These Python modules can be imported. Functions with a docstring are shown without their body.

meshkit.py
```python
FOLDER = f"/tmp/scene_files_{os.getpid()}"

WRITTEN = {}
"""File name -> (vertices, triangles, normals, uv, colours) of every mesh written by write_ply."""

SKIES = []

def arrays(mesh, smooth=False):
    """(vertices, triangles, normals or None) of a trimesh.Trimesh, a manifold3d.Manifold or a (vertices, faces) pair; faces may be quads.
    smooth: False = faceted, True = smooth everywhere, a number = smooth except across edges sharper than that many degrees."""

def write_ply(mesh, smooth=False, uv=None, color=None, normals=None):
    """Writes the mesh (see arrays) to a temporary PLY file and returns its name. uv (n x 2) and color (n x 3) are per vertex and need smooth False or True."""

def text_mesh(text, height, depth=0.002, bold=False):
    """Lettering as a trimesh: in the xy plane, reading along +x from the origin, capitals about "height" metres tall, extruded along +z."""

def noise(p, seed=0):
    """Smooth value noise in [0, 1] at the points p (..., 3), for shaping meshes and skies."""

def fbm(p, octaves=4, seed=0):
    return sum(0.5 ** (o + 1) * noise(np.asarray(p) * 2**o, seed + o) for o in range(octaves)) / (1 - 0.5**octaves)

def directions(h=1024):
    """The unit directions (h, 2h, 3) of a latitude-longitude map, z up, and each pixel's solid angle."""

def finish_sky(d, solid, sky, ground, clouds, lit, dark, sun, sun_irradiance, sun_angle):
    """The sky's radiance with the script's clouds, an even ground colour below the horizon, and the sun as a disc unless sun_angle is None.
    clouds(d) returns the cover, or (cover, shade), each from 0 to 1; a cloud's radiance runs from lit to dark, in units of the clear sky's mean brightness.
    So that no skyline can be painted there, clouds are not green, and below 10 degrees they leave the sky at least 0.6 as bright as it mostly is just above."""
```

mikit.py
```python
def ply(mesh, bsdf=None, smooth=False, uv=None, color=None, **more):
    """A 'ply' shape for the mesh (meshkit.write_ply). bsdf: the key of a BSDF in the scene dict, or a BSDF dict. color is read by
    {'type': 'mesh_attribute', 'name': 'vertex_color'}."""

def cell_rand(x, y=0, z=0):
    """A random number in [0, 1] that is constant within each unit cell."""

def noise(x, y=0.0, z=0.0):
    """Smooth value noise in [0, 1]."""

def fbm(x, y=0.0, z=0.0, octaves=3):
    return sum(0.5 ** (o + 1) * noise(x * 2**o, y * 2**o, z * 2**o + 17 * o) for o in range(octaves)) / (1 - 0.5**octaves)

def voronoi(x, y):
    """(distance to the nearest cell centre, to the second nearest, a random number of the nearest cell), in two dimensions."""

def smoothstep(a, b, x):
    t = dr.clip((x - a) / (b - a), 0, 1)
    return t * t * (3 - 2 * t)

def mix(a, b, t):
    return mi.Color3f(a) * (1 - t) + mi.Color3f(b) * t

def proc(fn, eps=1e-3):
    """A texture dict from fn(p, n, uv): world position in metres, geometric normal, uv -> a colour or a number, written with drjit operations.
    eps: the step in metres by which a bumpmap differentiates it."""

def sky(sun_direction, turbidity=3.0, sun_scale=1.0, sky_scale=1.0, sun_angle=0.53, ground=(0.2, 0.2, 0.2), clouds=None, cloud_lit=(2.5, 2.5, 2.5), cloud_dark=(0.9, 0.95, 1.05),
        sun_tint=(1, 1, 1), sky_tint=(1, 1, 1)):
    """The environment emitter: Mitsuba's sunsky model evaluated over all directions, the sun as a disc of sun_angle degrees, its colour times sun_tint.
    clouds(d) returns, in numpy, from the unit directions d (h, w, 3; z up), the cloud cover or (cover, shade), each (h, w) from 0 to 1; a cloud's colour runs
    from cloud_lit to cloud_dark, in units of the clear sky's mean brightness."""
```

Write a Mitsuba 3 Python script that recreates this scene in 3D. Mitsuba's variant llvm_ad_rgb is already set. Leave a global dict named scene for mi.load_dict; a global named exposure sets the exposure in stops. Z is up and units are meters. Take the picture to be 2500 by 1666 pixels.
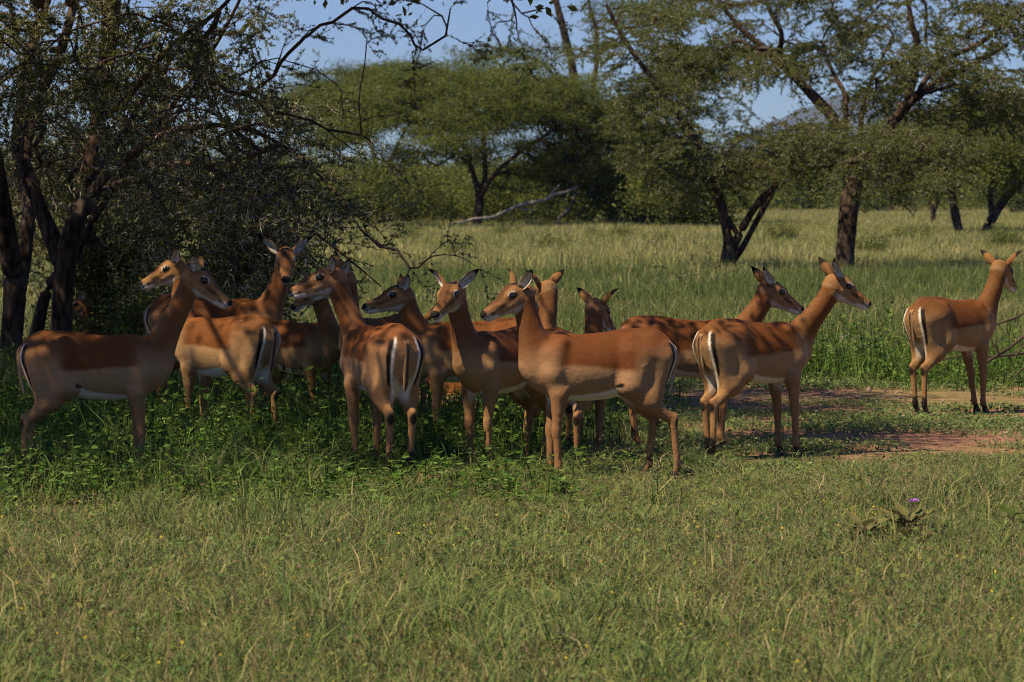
import math, random
import numpy as np, trimesh, drjit as dr, mitsuba as mi
import mikit, meshkit
from scipy.interpolate import PchipInterpolator
from scipy.spatial import cKDTree

# ---------------------------------------------------------------- camera, light, exposure
scene, labels = {}, {}
TF = mi.ScalarTransform4f
FPX = 9020.0                      # focal length of the photograph in its own pixels (2500 wide)
CAM_H, HORIZON = 1.73, 470.0
PITCH = math.atan((833.0 - HORIZON) / FPX)
FWD = np.array([0, math.cos(PITCH), -math.sin(PITCH)])
UPV = np.array([0, math.sin(PITCH), math.cos(PITCH)])
FOCUS = 23.5
scene['camera'] = {
    'type': 'thinlens', 'fov': 2 * math.degrees(math.atan(1250.0 / FPX)), 'fov_axis': 'x',
    'aperture_radius': 0.0085, 'focus_distance': FOCUS, 'near_clip': 0.5, 'far_clip': 40000.0,
    'to_world': TF().look_at([0, 0, CAM_H], [0, float(FWD[1]), CAM_H + float(FWD[2])], [0, 0, 1])}
SUN = (-0.50, -0.38, 0.88)
scene['daylight'] = mikit.sky(SUN, turbidity=3.0, sky_scale=0.48, sun_tint=(1.0, 0.95, 0.86), ground=(0.10, 0.11, 0.06), sky_tint=(0.84, 0.90, 1.30))
exposure = 2.42

def ray(px, py):
    return FWD + np.array([1.0, 0, 0]) * (px - 1250.0) / FPX + UPV * (833.0 - py) / FPX
def at(px, py, Y):
    """The point at depth Y metres that stands at this place of the photograph."""
    d = ray(px, py)
    return np.array([0, 0, CAM_H]) + d * (Y / d[1])
def on_ground(px, py):
    d = ray(px, py)
    return np.array([0, 0, CAM_H]) + d * (-CAM_H / d[2])
def tag(key, label=None, cat=None, group=None, kind=None):
    e = labels.setdefault(key, {})
    for k, v in (('label', label), ('category', cat), ('group', group), ('kind', kind)):
        if v: e[k] = v
taken = {}
def numbered(name):
    n = taken.get(name, 0); taken[name] = n + 1
    return name if n == 0 else f'{name}_{n:03d}'
def smooth(a, b, x):
    t = np.clip((x - a) / (b - a), 0, 1)
    return t * t * (3 - 2 * t)
def unit(v):
    v = np.asarray(v, float)
    return v / np.maximum(np.linalg.norm(v, axis=-1, keepdims=True), 1e-12)
# ---------------------------------------------------------------- ground
def height(x, y):
    p = np.stack([np.asarray(x, float) * .35, np.asarray(y, float) * .35, 0 * np.asarray(x, float)], -1)
    return 0.03 * (meshkit.fbm(p, 3, seed=11) - 0.5)
_xs = np.concatenate([-np.geomspace(14000, 62, 24), np.linspace(-60, 60, 181), np.geomspace(62, 14000, 24)])
_ys = np.concatenate([-np.geomspace(3000, 6, 12), np.linspace(-4, 70, 150), np.geomspace(71, 18000, 60)])
_gx, _gy = np.meshgrid(_xs, _ys, indexing='ij')
_gz = height(_gx, _gy) * (np.hypot(_gx, _gy) < 400)
_I = np.arange(_gx.size).reshape(_gx.shape)
_q = np.stack([_I[:-1, :-1], _I[1:, :-1], _I[1:, 1:], _I[:-1, 1:]], -1).reshape(-1, 4)

def bare(x, y):
    """How bare the ground is: patches of red earth along the old track on the right, a few in front."""
    p = np.stack([np.asarray(x, float), np.asarray(y, float), 0 * np.asarray(x, float)], -1)
    n = meshkit.fbm(p * [.55, .75, 1], 3, seed=21)
    c1 = 30.8 + .10 * x; c2 = 26.6 + .05 * x
    track = np.maximum(np.exp(-((y - c1) / 1.2) ** 2), .68 * np.exp(-((y - c2) / 1.25) ** 2)) * smooth(.6, 1.6, x - .02 * (y - 26))
    spots = .0 * smooth(.74, .82, meshkit.fbm(p * [1.3, 1.0, 1], 2, seed=5)) * (y < 22)
    return np.clip(track * smooth(.34, .54, n) * 1.3 + spots, 0, 1)

def _soil(p, n, uv):
    x, y = p.x, p.y
    a = mikit.fbm(x * .8, y * .8, 3.0, 4)
    b = mikit.fbm(x * 9, y * 9, 1.0, 3)
    g = mikit.noise(x * 42, y * 42)
    soil = mikit.mix((.132, .070, .045), (.205, .118, .080), b)
    soil = mikit.mix(soil, (.09, .045, .03), .5 * g)
    litter = mikit.mix((.075, .070, .026), (.140, .105, .050), b)
    far = mikit.smoothstep(34.0, 60.0, y)
    t = dr.clip(mikit.smoothstep(.36, .58, a) + far, 0, 1)
    return mikit.mix(soil, litter, t * .85)
def _grit(p, n, uv):
    return .012 * mikit.fbm(p.x * 22, p.y * 22, 0.0, 3)
scene['mat_ground'] = {'type': 'bumpmap', 'b': mikit.proc(_grit, 4e-3), 'bsdf': {'type': 'principled', 'base_color': mikit.proc(_soil), 'roughness': .95, 'specular': .1}}
scene['ground'] = mikit.ply((np.stack([_gx.ravel(), _gy.ravel(), _gz.ravel()], 1), _q), 'mat_ground', smooth=True)
tag('ground', kind='structure')

# hills on the horizon
scene['mat_hill'] = {'type': 'diffuse', 'reflectance': mikit.proc(lambda p, n, uv: mikit.mix((.030, .038, .018), (.055, .055, .030), mikit.fbm(p.x * .004, p.y * .004, p.z * .01, 4)))}
def hill(name, X, Y, hgt, wx, wy):
    gx, gy = np.meshgrid(np.linspace(-1, 1, 60), np.linspace(-1, 1, 24), indexing='ij')
    p = np.stack([gx * 3 + X * .01, gy * 2, 0 * gx], -1)
    r = np.sqrt(gx ** 2 + gy ** 2)
    z = hgt * np.clip(1 - r ** 1.7, -.1, 1) * (.72 + .55 * meshkit.fbm(p, 4, seed=3)) - 3
    I = np.arange(gx.size).reshape(gx.shape)
    q = np.stack([I[:-1, :-1], I[1:, :-1], I[1:, 1:], I[:-1, 1:]], -1).reshape(-1, 4)
    scene[name] = mikit.ply((np.stack([X + gx * wx, Y + gy * wy, z], -1).reshape(-1, 3), q), 'mat_hill', smooth=True)
    tag(name, kind='structure')
hill('hill', 830, 9000, 262, 420, 900)
hill('hill_001', 2300, 11500, 290, 1500, 900)
hill('hill_002', -700, 12000, 105, 2600, 900)
# the air: far hills fade to blue through it
scene['air'] = {'type': 'homogeneous', 'albedo': {'type': 'rgb', 'value': [.93, .95, .97]}, 'sigma_t': {'type': 'rgb', 'value': [0.8e-5, 1.9e-5, 4.8e-5]}}
scene['haze'] = {'type': 'cube', 'to_world': TF().translate([0, 7000, 198.5]).scale([15000, 12000, 200]), 'bsdf': {'type': 'null'}, 'interior': {'type': 'ref', 'id': 'air'}}
scene['camera']['medium'] = {'type': 'ref', 'id': 'air'}
tag('haze', kind='stuff')
# ---------------------------------------------------------------- impala: one continuous skin, from a distance field
def _fur(p, n, uv):
    return .0014 * mikit.noise(p.x * 170, p.y * 170, p.z * 90) + .0014 * mikit.noise(p.x * 50, p.y * 50, p.z * 36)
scene['mat_coat'] = {'type': 'twosided', 'b': {'type': 'bumpmap', 'b': mikit.proc(_fur, 2e-3), 'bsdf': {'type': 'principled', 'base_color': {'type': 'mesh_attribute', 'name': 'vertex_color'}, 'roughness': 0.72, 'specular': 0.18, 'sheen': 0.2}}}
scene['mat_ear'] = {'type': 'twosided', 'b': {'type': 'principled', 'base_color': {'type': 'mesh_attribute', 'name': 'vertex_color'}, 'roughness': 0.8, 'specular': 0.15}}
scene['mat_eye'] = {'type': 'principled', 'base_color': {'type': 'rgb', 'value': [0.006, 0.004, 0.003]}, 'roughness': 0.12, 'specular': 0.6}
scene['mat_hoof'] = {'type': 'principled', 'base_color': {'type': 'rgb', 'value': [0.016, 0.013, 0.011]}, 'roughness': 0.5}

_TX = np.array([-0.485, -0.46, -0.42, -0.33, -0.20, -0.06, 0.08, 0.19, 0.28, 0.36, 0.415, 0.445])
_TOP = PchipInterpolator(_TX, [0.765, 0.815, 0.862, 0.900, 0.898, 0.878, 0.866, 0.872, 0.858, 0.800, 0.740, 0.705])
_BOT = PchipInterpolator(_TX, [0.700, 0.640, 0.580, 0.545, 0.510, 0.478, 0.470, 0.478, 0.502, 0.545, 0.600, 0.655])
_WID = PchipInterpolator(_TX, [0.030, 0.060, 0.088, 0.112, 0.112, 0.138, 0.143, 0.130, 0.112, 0.086, 0.058, 0.028])

def d_trunk(P, girth=1.0, belly=0.0, ribs=0.0):
    x = np.clip(P[:, 0], _TX[0], _TX[-1])
    t, b, w = _TOP(x), _BOT(x) + belly * np.exp(-((x + .05) / .2) ** 2), _WID(x) * girth
    c, h = (t + b) / 2, (t - b) / 2
    s = np.clip((P[:, 2] - c) / h, -1.2, 1.2)
    w = w * np.where(s > 0, 1 - 0.22 * s * s, 1 - 0.06 * s * s)
    w = w + ribs * np.cos(2 * np.pi * (x + .30 * (P[:, 2] - .7)) / .046) * smooth(-.13, -.06, x) * smooth(.22, .14, x) * smooth(.54, .60, P[:, 2]) * smooth(.82, .76, P[:, 2])
    e = np.sqrt((P[:, 1] / w) ** 2 + ((P[:, 2] - c) / h) ** 2)
    d = (e - 1) * np.minimum(w, h) * np.where(e > 1, 1.15, 1.0)
    dx = P[:, 0] - x
    return np.where(d > 0, np.sqrt(d * d + dx * dx), np.where(dx == 0, d, np.abs(dx)))

def d_cone(P, a, b, ra, rb):
    ab = b - a
    t = np.clip(((P - a) @ ab) / (ab @ ab), 0, 1)
    return np.linalg.norm(P - a - t[:, None] * ab, axis=1) - (ra + (rb - ra) * t)

def smin(a, b, k):
    h = np.clip(k - np.abs(a - b), 0, None) / k
    return np.minimum(a, b) - h * h * k * 0.25

def surface_net(D, lo, h):
    """Vertices and quads of the zero surface of D (naive surface nets)."""
    S = D < 0
    n = np.array(D.shape)
    c = np.stack([S[i:n[0]-1+i, j:n[1]-1+j, k:n[2]-1+k] for i in (0, 1) for j in (0, 1) for k in (0, 1)])
    cnt = c.sum(0)
    cells = np.argwhere((cnt > 0) & (cnt < 8))
    idx = np.full(n - 1, -1, np.int64)
    idx[tuple(cells.T)] = np.arange(len(cells))
    acc, num = np.zeros((len(cells), 3)), np.zeros(len(cells))
    corners = [(i, j, k) for i in (0, 1) for j in (0, 1) for k in (0, 1)]
    val = [D[tuple((cells + np.array(o)).T)] for o in corners]
    for a in range(8):
        for b in range(a + 1, 8):
            oa, ob = np.array(corners[a]), np.array(corners[b])
            if np.abs(oa - ob).sum() != 1: continue
            va, vb = val[a], val[b]
            m = (va < 0) != (vb < 0)
            t = np.where(m, va / np.where(m, va - vb, 1), 0)
            acc += np.where(m[:, None], oa + t[:, None] * (ob - oa), 0)
            num += m
    V = lo + h * (cells + acc / num[:, None])
    F = []
    for ax in range(3):
        u, v = (ax + 1) % 3, (ax + 2) % 3
        sl0, sl1 = [slice(None)] * 3, [slice(None)] * 3
        sl0[ax], sl1[ax] = slice(0, -1), slice(1, None)
        cross = S[tuple(sl0)] != S[tuple(sl1)]
        e = np.argwhere(cross)
        e = e[(e[:, u] > 0) & (e[:, v] > 0) & (e[:, u] < n[u] - 1) & (e[:, v] < n[v] - 1)]
        flip = S[tuple(e.T)]
        q = []
        for du, dv in ((-1, -1), (0, -1), (0, 0), (-1, 0)):
            o = e.copy(); o[:, u] += du; o[:, v] += dv
            q.append(idx[tuple(o.T)])
        q = np.stack(q, 1)
        q[~flip] = q[~flip][:, ::-1]
        F.append(q)
    F = np.vstack(F)
    return V, F[(F >= 0).all(1)]

def bezier(p0, p1, p2, p3, t):
    t = np.asarray(t)[:, None]
    return (1-t)**3*p0 + 3*(1-t)**2*t*p1 + 3*(1-t)*t*t*p2 + t**3*p3

C_SADDLE, C_FLANK, C_WHITE = np.array([.108, .036, .0064]), np.array([.275, .165, .080]), np.array([.58, .55, .47])
C_NECK, C_LEG, C_FACE, C_BLACK, C_RED = np.array([.190, .100, .040]), np.array([.230, .126, .053]), np.array([.200, .102, .039]), np.array([.009, .007, .006]), np.array([.060, .022, .007])

def impala(label, px, Y, yaw, s=1.0, poll=None, poll_dy=0.0, head_yaw=None, head_pitch=-32, feet=((0, 0), (0, 0), (0, 0), (0, 0)),
           ears=None, grid=0.0085, tail=0.0, seed=0, drop=0.0, lie=False):
    """px, Y: the body's middle in the photograph and its distance. yaw: 0 faces right, 90 away, 180 left. poll: place of the nape in the photograph. feet: (dx, dy) of left fore, right fore, left hind, right hind."""
    key = numbered('impala')
    rng = np.random.default_rng(100 + seed)
    tone = np.array([1, 1, 1]) * rng.uniform(.88, 1.10) * np.array([1, rng.uniform(.95, 1.05), 1])
    girth, belly, ribs = rng.uniform(.93, 1.06), rng.uniform(-.012, .012), 0.0
    root = np.array([at(px, 800, Y)[0], Y, -.42 * s if lie else 0.0])
    ca, sa = math.cos(math.radians(yaw)), math.sin(math.radians(yaw))
    if poll is None: poll = (0.45, 0.0, 1.13)
    else:
        w = (at(poll[0], poll[1], Y + .42 * s * sa + poll_dy) - root) / s
        poll = (w[0] * ca + w[1] * sa, -w[0] * sa + w[1] * ca, w[2])
    hy = math.radians((yaw if head_yaw is None else head_yaw) - yaw)
    hy = (hy + math.pi) % (2 * math.pi) - math.pi
    hp = math.radians(head_pitch)
    A = np.array
    P = A(poll, float)
    HX = A([math.cos(hp) * math.cos(hy), math.cos(hp) * math.sin(hy), math.sin(hp)])
    HY = A([-math.sin(hy), math.cos(hy), 0.0])
    HZ = np.cross(HX, HY)
    HS = 1.20                                          # size of the head
    H = lambda x, y, z: P + HS * (x * HX + y * HY + z * HZ)
    prims = []                                          # (group, function, lo, hi, k)
    def cone(g, a, b, ra, rb, k=0.02):
        a, b = A(a, float), A(b, float)
        if g == 'head': ra, rb = ra * HS, rb * HS
        r = max(ra, rb) + 0.05
        prims.append((g, lambda Q: d_cone(Q, a, b, ra, rb), np.minimum(a, b) - r, np.maximum(a, b) + r, k))
    prims.append(('trunk', lambda Q: d_trunk(Q, girth, belly, ribs), A([-.56, -.22, .40]), A([.53, .22, .98]), .01))
    # neck: two parallel chains, deeper than wide
    base, mid = A([0.325, 0, 0.695]), A([0.40, 0, 0.90])
    tt = np.linspace(0, 1, 15)
    back = P - 0.02 * HX - A([0, 0, 0.15])
    line = bezier(base, base + A([0.055, 0, 0.15]), back, P + 0.015 * HX - 0.012 * HZ, tt)
    tang = unit(np.gradient(line, axis=0))
    rs = np.interp(tt, [0, .2, .42, .7, 1], [.112, .086, .063, .052, .048])
    rl = np.interp(tt, [0, .2, .42, .7, 1], [.078, .060, .047, .041, .039])
    ya = hy * smooth(0.15, 0.95, tt)
    dors = np.stack([-np.cos(ya), -np.sin(ya), 0.75 + 0 * ya], 1)
    dors = unit(dors - (dors * tang).sum(1, keepdims=True) * tang)
    for sgn in (1, -1):
        q = line + dors * (rs - rl)[:, None] * sgn
        for i in range(14):
            cone('neck', q[i], q[i+1], rl[i], rl[i+1], .035)
    for i in range(14):
        cone('neck', line[i], line[i+1], rl[i], rl[i+1], .03)
    # head
    cone('head', H(.012, 0, -.006), H(.060, 0, .004), .050, .051, .03)
    cone('head', H(.055, 0, .010), H(.095, 0, .004), .046, .044, .02)
    cone('head', H(.085, 0, -.004), H(.170, 0, -.018), .043, .031, .02)
    cone('head', H(.170, 0, -.018), H(.238, 0, -.027), .031, .0235, .012)
    cone('head', H(.025, 0, -.040), H(.085, 0, -.046), .043, .034, .03)
    cone('head', H(.085, 0, -.046), H(.215, 0, -.052), .030, .0165, .02)
    for e in (1, -1):
        cone('head', H(.066, e * .036, .018), H(.100, e * .037, .012), .019, .017, .014)      # brow
        cone('head', H(.060, e * .034, -.020), H(.110, e * .027, -.030), .020, .018, .02)     # cheek
        cone('head', H(.240, e * .010, -.020), H(.243, e * .011, -.026), .0125, .0125, .008)   # nostril pad
    cone('head', H(.222, 0, -.050), H(.236, 0, -.046 - drop), .0175, .0155, .01)
    legs = []
    for li, (fore, sgn) in enumerate(((1, 1), (1, -1), (0, 1), (0, -1))):
        dx, dy = feet[li]
        if fore:
            pts = [(.255, .066, .740), (.262, .074, .640), (.225, .084, .520), (.236, .074, .300), (.228, .068, .095), (.246, .068, .040), (.252, .068, .020)]
            rad = [.070, .061, .046, .0255, .0185, .0185, .0175]
            fx = [0, 0, .10, .50, .92, 1, 1]
            if lie: pts = [(.260, .068, .740), (.290, .085, .620), (.200, .100, .500), (.330, .095, .462), (.170, .085, .446), (.130, .085, .442), (.110, .085, .440)]
        else:
            pts = [(-.285, .060, .745), (-.195, .084, .575), (-.262, .078, .478), (-.378, .070, .352), (-.352, .066, .100), (-.330, .066, .042), (-.322, .066, .020)]
            rad = [.108, .076, .060, .0235, .0185, .0185, .0175]
            fx = [0, .08, .22, .55, .93, 1, 1]
            if lie: pts = [(-.285, .060, .745), (-.130, .115, .600), (-.260, .118, .505), (-.370, .115, .465), (-.190, .112, .446), (-.150, .112, .442), (-.130, .112, .440)]
        pts = [A([p[0] + f * dx, sgn * p[1] + f * dy, p[2]]) for p, f in zip(pts, fx)]
        g = f'leg{li}'
        ks = [.05, .04, .03, .012, .010, .008]
        for i in range(6):
            cone(g, pts[i], pts[i+1], rad[i], rad[i+1], ks[i])
        if fore:
            cone(g, pts[2], pts[2] * .55 + pts[3] * .45, .044, .031, .02)
            cone(g, pts[3] + A([.004, 0, .018]), pts[3] + A([.004, 0, -.02]), .0275, .025, .012)
            cone(g, pts[4] + A([-.006, 0, .012]), pts[4] + A([-.004, 0, -.016]), .0205, .0195, .01)
        else:
            cone(g, A([-.385, sgn * .060, .72]), A([-.300 + .2 * dx, sgn * .074, .475]), .080, .050, .05)          # hamstring
            cone(g, A([-.215, sgn * .066, .745]), pts[1], .088, .072, .05)
            cone(g, pts[2], pts[2] * .45 + pts[3] * .55, .056, .031, .02)
            cone(g, pts[3] + A([-.012, 0, .030]), pts[3] + A([.004, 0, -.03]), .0185, .0215, .012)                  # point of the hock
            cone(g, pts[2] * .35 + pts[3] * .65 + A([-.03, 0, .012]), pts[3] + A([-.014, 0, .025]), .012, .013, .02) # tendon
            cone(g, pts[4] + A([-.006, 0, .012]), pts[4] + A([-.004, 0, -.016]), .0205, .0195, .01)
        if fore:
            cone(g, A([.205, sgn * .088, .815]), A([.262, sgn * .098, .640]), .026, .030, .05)       # blade of the shoulder
            cone(g, A([.195 + .1 * dx, sgn * .090, .545]), A([.200 + .1 * dx, sgn * .088, .515]), .024, .020, .03)   # elbow
        else:
            cone(g, A([-.200, sgn * .088, .838]), A([-.228, sgn * .098, .800]), .020, .022, .05)      # hip bone
            cone(g, A([-.425, sgn * .055, .790]), A([-.430, sgn * .062, .740]), .022, .022, .05)
        legs.append(pts)
    lo = np.min([p[2] for p in prims], axis=0); hi = np.max([p[3] for p in prims], axis=0)
    lo[2] = min(lo[2], -0.02)
    n = np.ceil((hi - lo) / grid).astype(int) + 2
    D = np.full(n, 0.3)
    for g, fn, a, b, k in prims:
        i0 = np.maximum(np.floor((a - lo) / grid).astype(int), 0); i1 = np.minimum(np.ceil((b - lo) / grid).astype(int) + 1, n)
        ax = [lo[i] + grid * np.arange(i0[i], i1[i]) for i in range(3)]
        Q = np.stack(np.meshgrid(*ax, indexing='ij'), -1).reshape(-1, 3)
        sl = tuple(slice(i0[i], i1[i]) for i in range(3))
        D[sl] = smin(D[sl], fn(Q).reshape(D[sl].shape), k)
    V, F = surface_net(D, lo, grid)
    # ---- colour of the coat from the place on the body
    dist = {}
    for g, fn, a, b, k in prims:
        g2 = g
        d = np.full(len(V), 1.0)
        m = ((V >= a - .05) & (V <= b + .05)).all(1)
        d[m] = fn(V[m])
        dist[g2] = np.minimum(dist.get(g2, 1.0), d)
    x, y, z = V.T
    ay = np.abs(y)
    nz = meshkit.fbm(V * A([14, 14, 5]) + seed * 7, 3, seed=3) - 0.5
    nf = meshkit.noise(V * A([45, 60, 60]), seed=5) - 0.5
    M = lambda c, d, w: c * (1 - w[:, None]) + d * w[:, None]
    col = np.tile(C_FLANK, (len(V), 1))
    # saddle: sharp along the flank, soft over shoulder and thigh
    edge = 0.672 + 0.012 * np.sin(x * 9) + 0.02 * nz
    sharp = smooth(edge - .016, edge + .016, z)
    soft = smooth(edge - .03, edge + .17, z)
    wend = np.clip(smooth(-.19, -.27, x) + smooth(.17, .27, x), 0, 1)
    col = M(col, C_SADDLE, sharp * (1 - wend) + soft * wend * .92)
    col = M(col, C_SADDLE * .75, smooth(.86, .91, z) * smooth(.3, .2, x) * .6)
    # belly and inner legs
    zb = np.interp(x, [-.30, -.14, -.04, .12, .24], [.575, .562, .528, .508, .512]) + .008 * nz
    bell = smooth(zb + .008, zb - .008, z) * smooth(-.24, -.20, x) * smooth(.26, .22, x) * smooth(.10, .02, np.minimum(dist['trunk'], 1))
    legd = np.minimum.reduce([dist[f'leg{i}'] for i in range(4)])
    isleg = smooth(.02, -.004, legd - dist['trunk']) * smooth(.62, .52, z)
    col = M(col, C_WHITE, bell * (1 - .85 * isleg))
    col = M(col, C_LEG, isleg * smooth(.60, .48, z))
    inner = isleg * smooth(.066, .05, ay) * smooth(.36, .46, z)
    col = M(col, C_WHITE, inner * smooth(.40, .50, z) * .75)
    col = M(col, C_WHITE * .9, smooth(.40, .43, x) * smooth(.60, .55, z) * smooth(.06, .03, ay) * .5)
    # dark fold in front of the thigh
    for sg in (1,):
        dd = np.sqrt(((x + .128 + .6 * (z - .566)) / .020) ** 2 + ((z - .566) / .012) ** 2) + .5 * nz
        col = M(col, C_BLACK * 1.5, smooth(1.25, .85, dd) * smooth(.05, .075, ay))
    # rump: white beside the tail, black line down each buttock
    phi = np.degrees(np.arctan2(ay, -(x + .30)))
    zz = np.clip((.80 - z) / .32, 0, 1)
    rear = smooth(-.335, -.36, x) * smooth(.455, .50, z) * smooth(.835, .80, z)
    c0 = 25 + 15 * zz
    white = smooth(c0 + 1.5, c0 - 1.5, phi) * smooth(c0 - 7, c0 - 4, phi) * rear
    col = M(col, C_WHITE, white * .95)
    hw = 5.2 - 1.4 * zz
    black = smooth(hw + 1.2, hw - 1.2, np.abs(phi - c0 - 5.0)) * smooth(-.33, -.35, x) * smooth(.52, .56, z) * smooth(.825, .80, z)
    col = M(col, C_BLACK, black)
    # lower legs
    low = smooth(.36, .30, z)
    for li in range(4):
        pts = legs[li]; w = smooth(.03, .0, dist[f'leg{li}'])
        if li > 1:
            q = pts[3] + A([-.020, 0, -.010])
            col = M(col, C_BLACK * 1.6, w * smooth(.030, .018, np.linalg.norm((V - q) * A([1, 1, .7]), axis=1)))
            q = pts[4] + A([-.014, 0, .004])
            col = M(col, C_BLACK * 1.3, w * smooth(.038, .024, np.linalg.norm((V - q) * A([1, 1, .6]), axis=1)))
        col = M(col, C_BLACK * 1.5, w * smooth(.075, .05, z))
    # neck
    nw = smooth(.012, -.004, dist['neck'] - np.minimum(dist['trunk'], legd)) * smooth(.02, .0, dist['neck'])
    tree = cKDTree(bezier(base, base + A([0.055, 0, 0.15]), back, P, np.linspace(0, 1, 60)))
    tn = tree.query(V)[1] / 59.0
    li = np.clip((tn * 14).astype(int), 0, 14)
    dn = ((V - line[li]) * dors[li]).sum(1) / rs[li]
    cn = M(M(np.tile(C_FLANK * .93, (len(V), 1)), C_NECK, smooth(-.6, .3, dn)), C_SADDLE, smooth(.35, -.05, tn) * smooth(.1, .8, dn))
    cn = M(cn, C_WHITE * .9, smooth(.80, .92, tn) * smooth(-.45, -.75, dn))
    col = M(col, cn, nw * smooth(.02, .22, tn + .12 * nz))
    # head
    L = np.stack([(V - P) @ HX, (V - P) @ HY, (V - P) @ HZ], 1) / HS
    hx, hyy, hz = L.T
    ah = np.abs(hyy)
    hw_ = smooth(.012, -.006, dist['head'] - dist['neck']) * smooth(.02, .004, dist['head'])
    ch = np.tile(C_FACE, (len(V), 1))
    ch = M(ch, C_FLANK * 1.02, smooth(-.012, -.030, hz) * .8)
    ch = M(ch, C_RED, smooth(.006, .022, hz + .09 * (hx - .08)) * smooth(.036, .020, ah) * smooth(.045, .075, hx) * .85)
    ch = M(ch, C_RED * .55, smooth(.012, .006, np.abs(hz + .016 + .10 * (hx - .13))) * smooth(.10, .12, hx) * smooth(.20, .16, hx) * .7)      # line below the eye
    ch = M(ch, C_BLACK * 1.6, smooth(.030, .018, np.sqrt(((hx - .040) / 1.0) ** 2 + (ah * .75) ** 2)) * smooth(.03, .045, hz))
    er = np.sqrt(((hx - .084) / 1.30) ** 2 + (hz - .0115) ** 2)
    ch = M(ch, C_WHITE * .8, smooth(.0215, .0190, er) * smooth(.0, .010, hz - .0115 + .55 * (hx - .084)) * smooth(.022, .030, ah))
    ch = M(ch, C_BLACK * 1.5, smooth(.0185, .0165, er) * smooth(.026, .034, ah))
    ch = M(ch, C_WHITE * .8, smooth(-.056, -.066, hz + .08 * (hx - .2)) * smooth(.0, .06, hx) * .75)
    ch = M(ch, C_WHITE * .9, smooth(.165, .185, hx) * smooth(-.044, -.052, hz))
    ch = M(ch, C_WHITE * .92, smooth(.205, .222, hx) * smooth(-.026, -.036, hz))
    ch = M(ch, C_BLACK, smooth(.0045, .002, np.abs(hz + .041 + .2 * (hx - .23))) * smooth(.188, .20, hx))          # mouth
    ch = M(ch, C_BLACK, smooth(.232, .240, hx) * smooth(-.038, -.033, hz))
    col = M(col, ch, hw_)
    streak = meshkit.noise(V * A([22, 70, 80]) + 5 * seed, seed=6) - .5
    col = col * (1 + .14 * nf[:, None] + .14 * nz[:, None] + .22 * streak[:, None]) * tone
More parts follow.
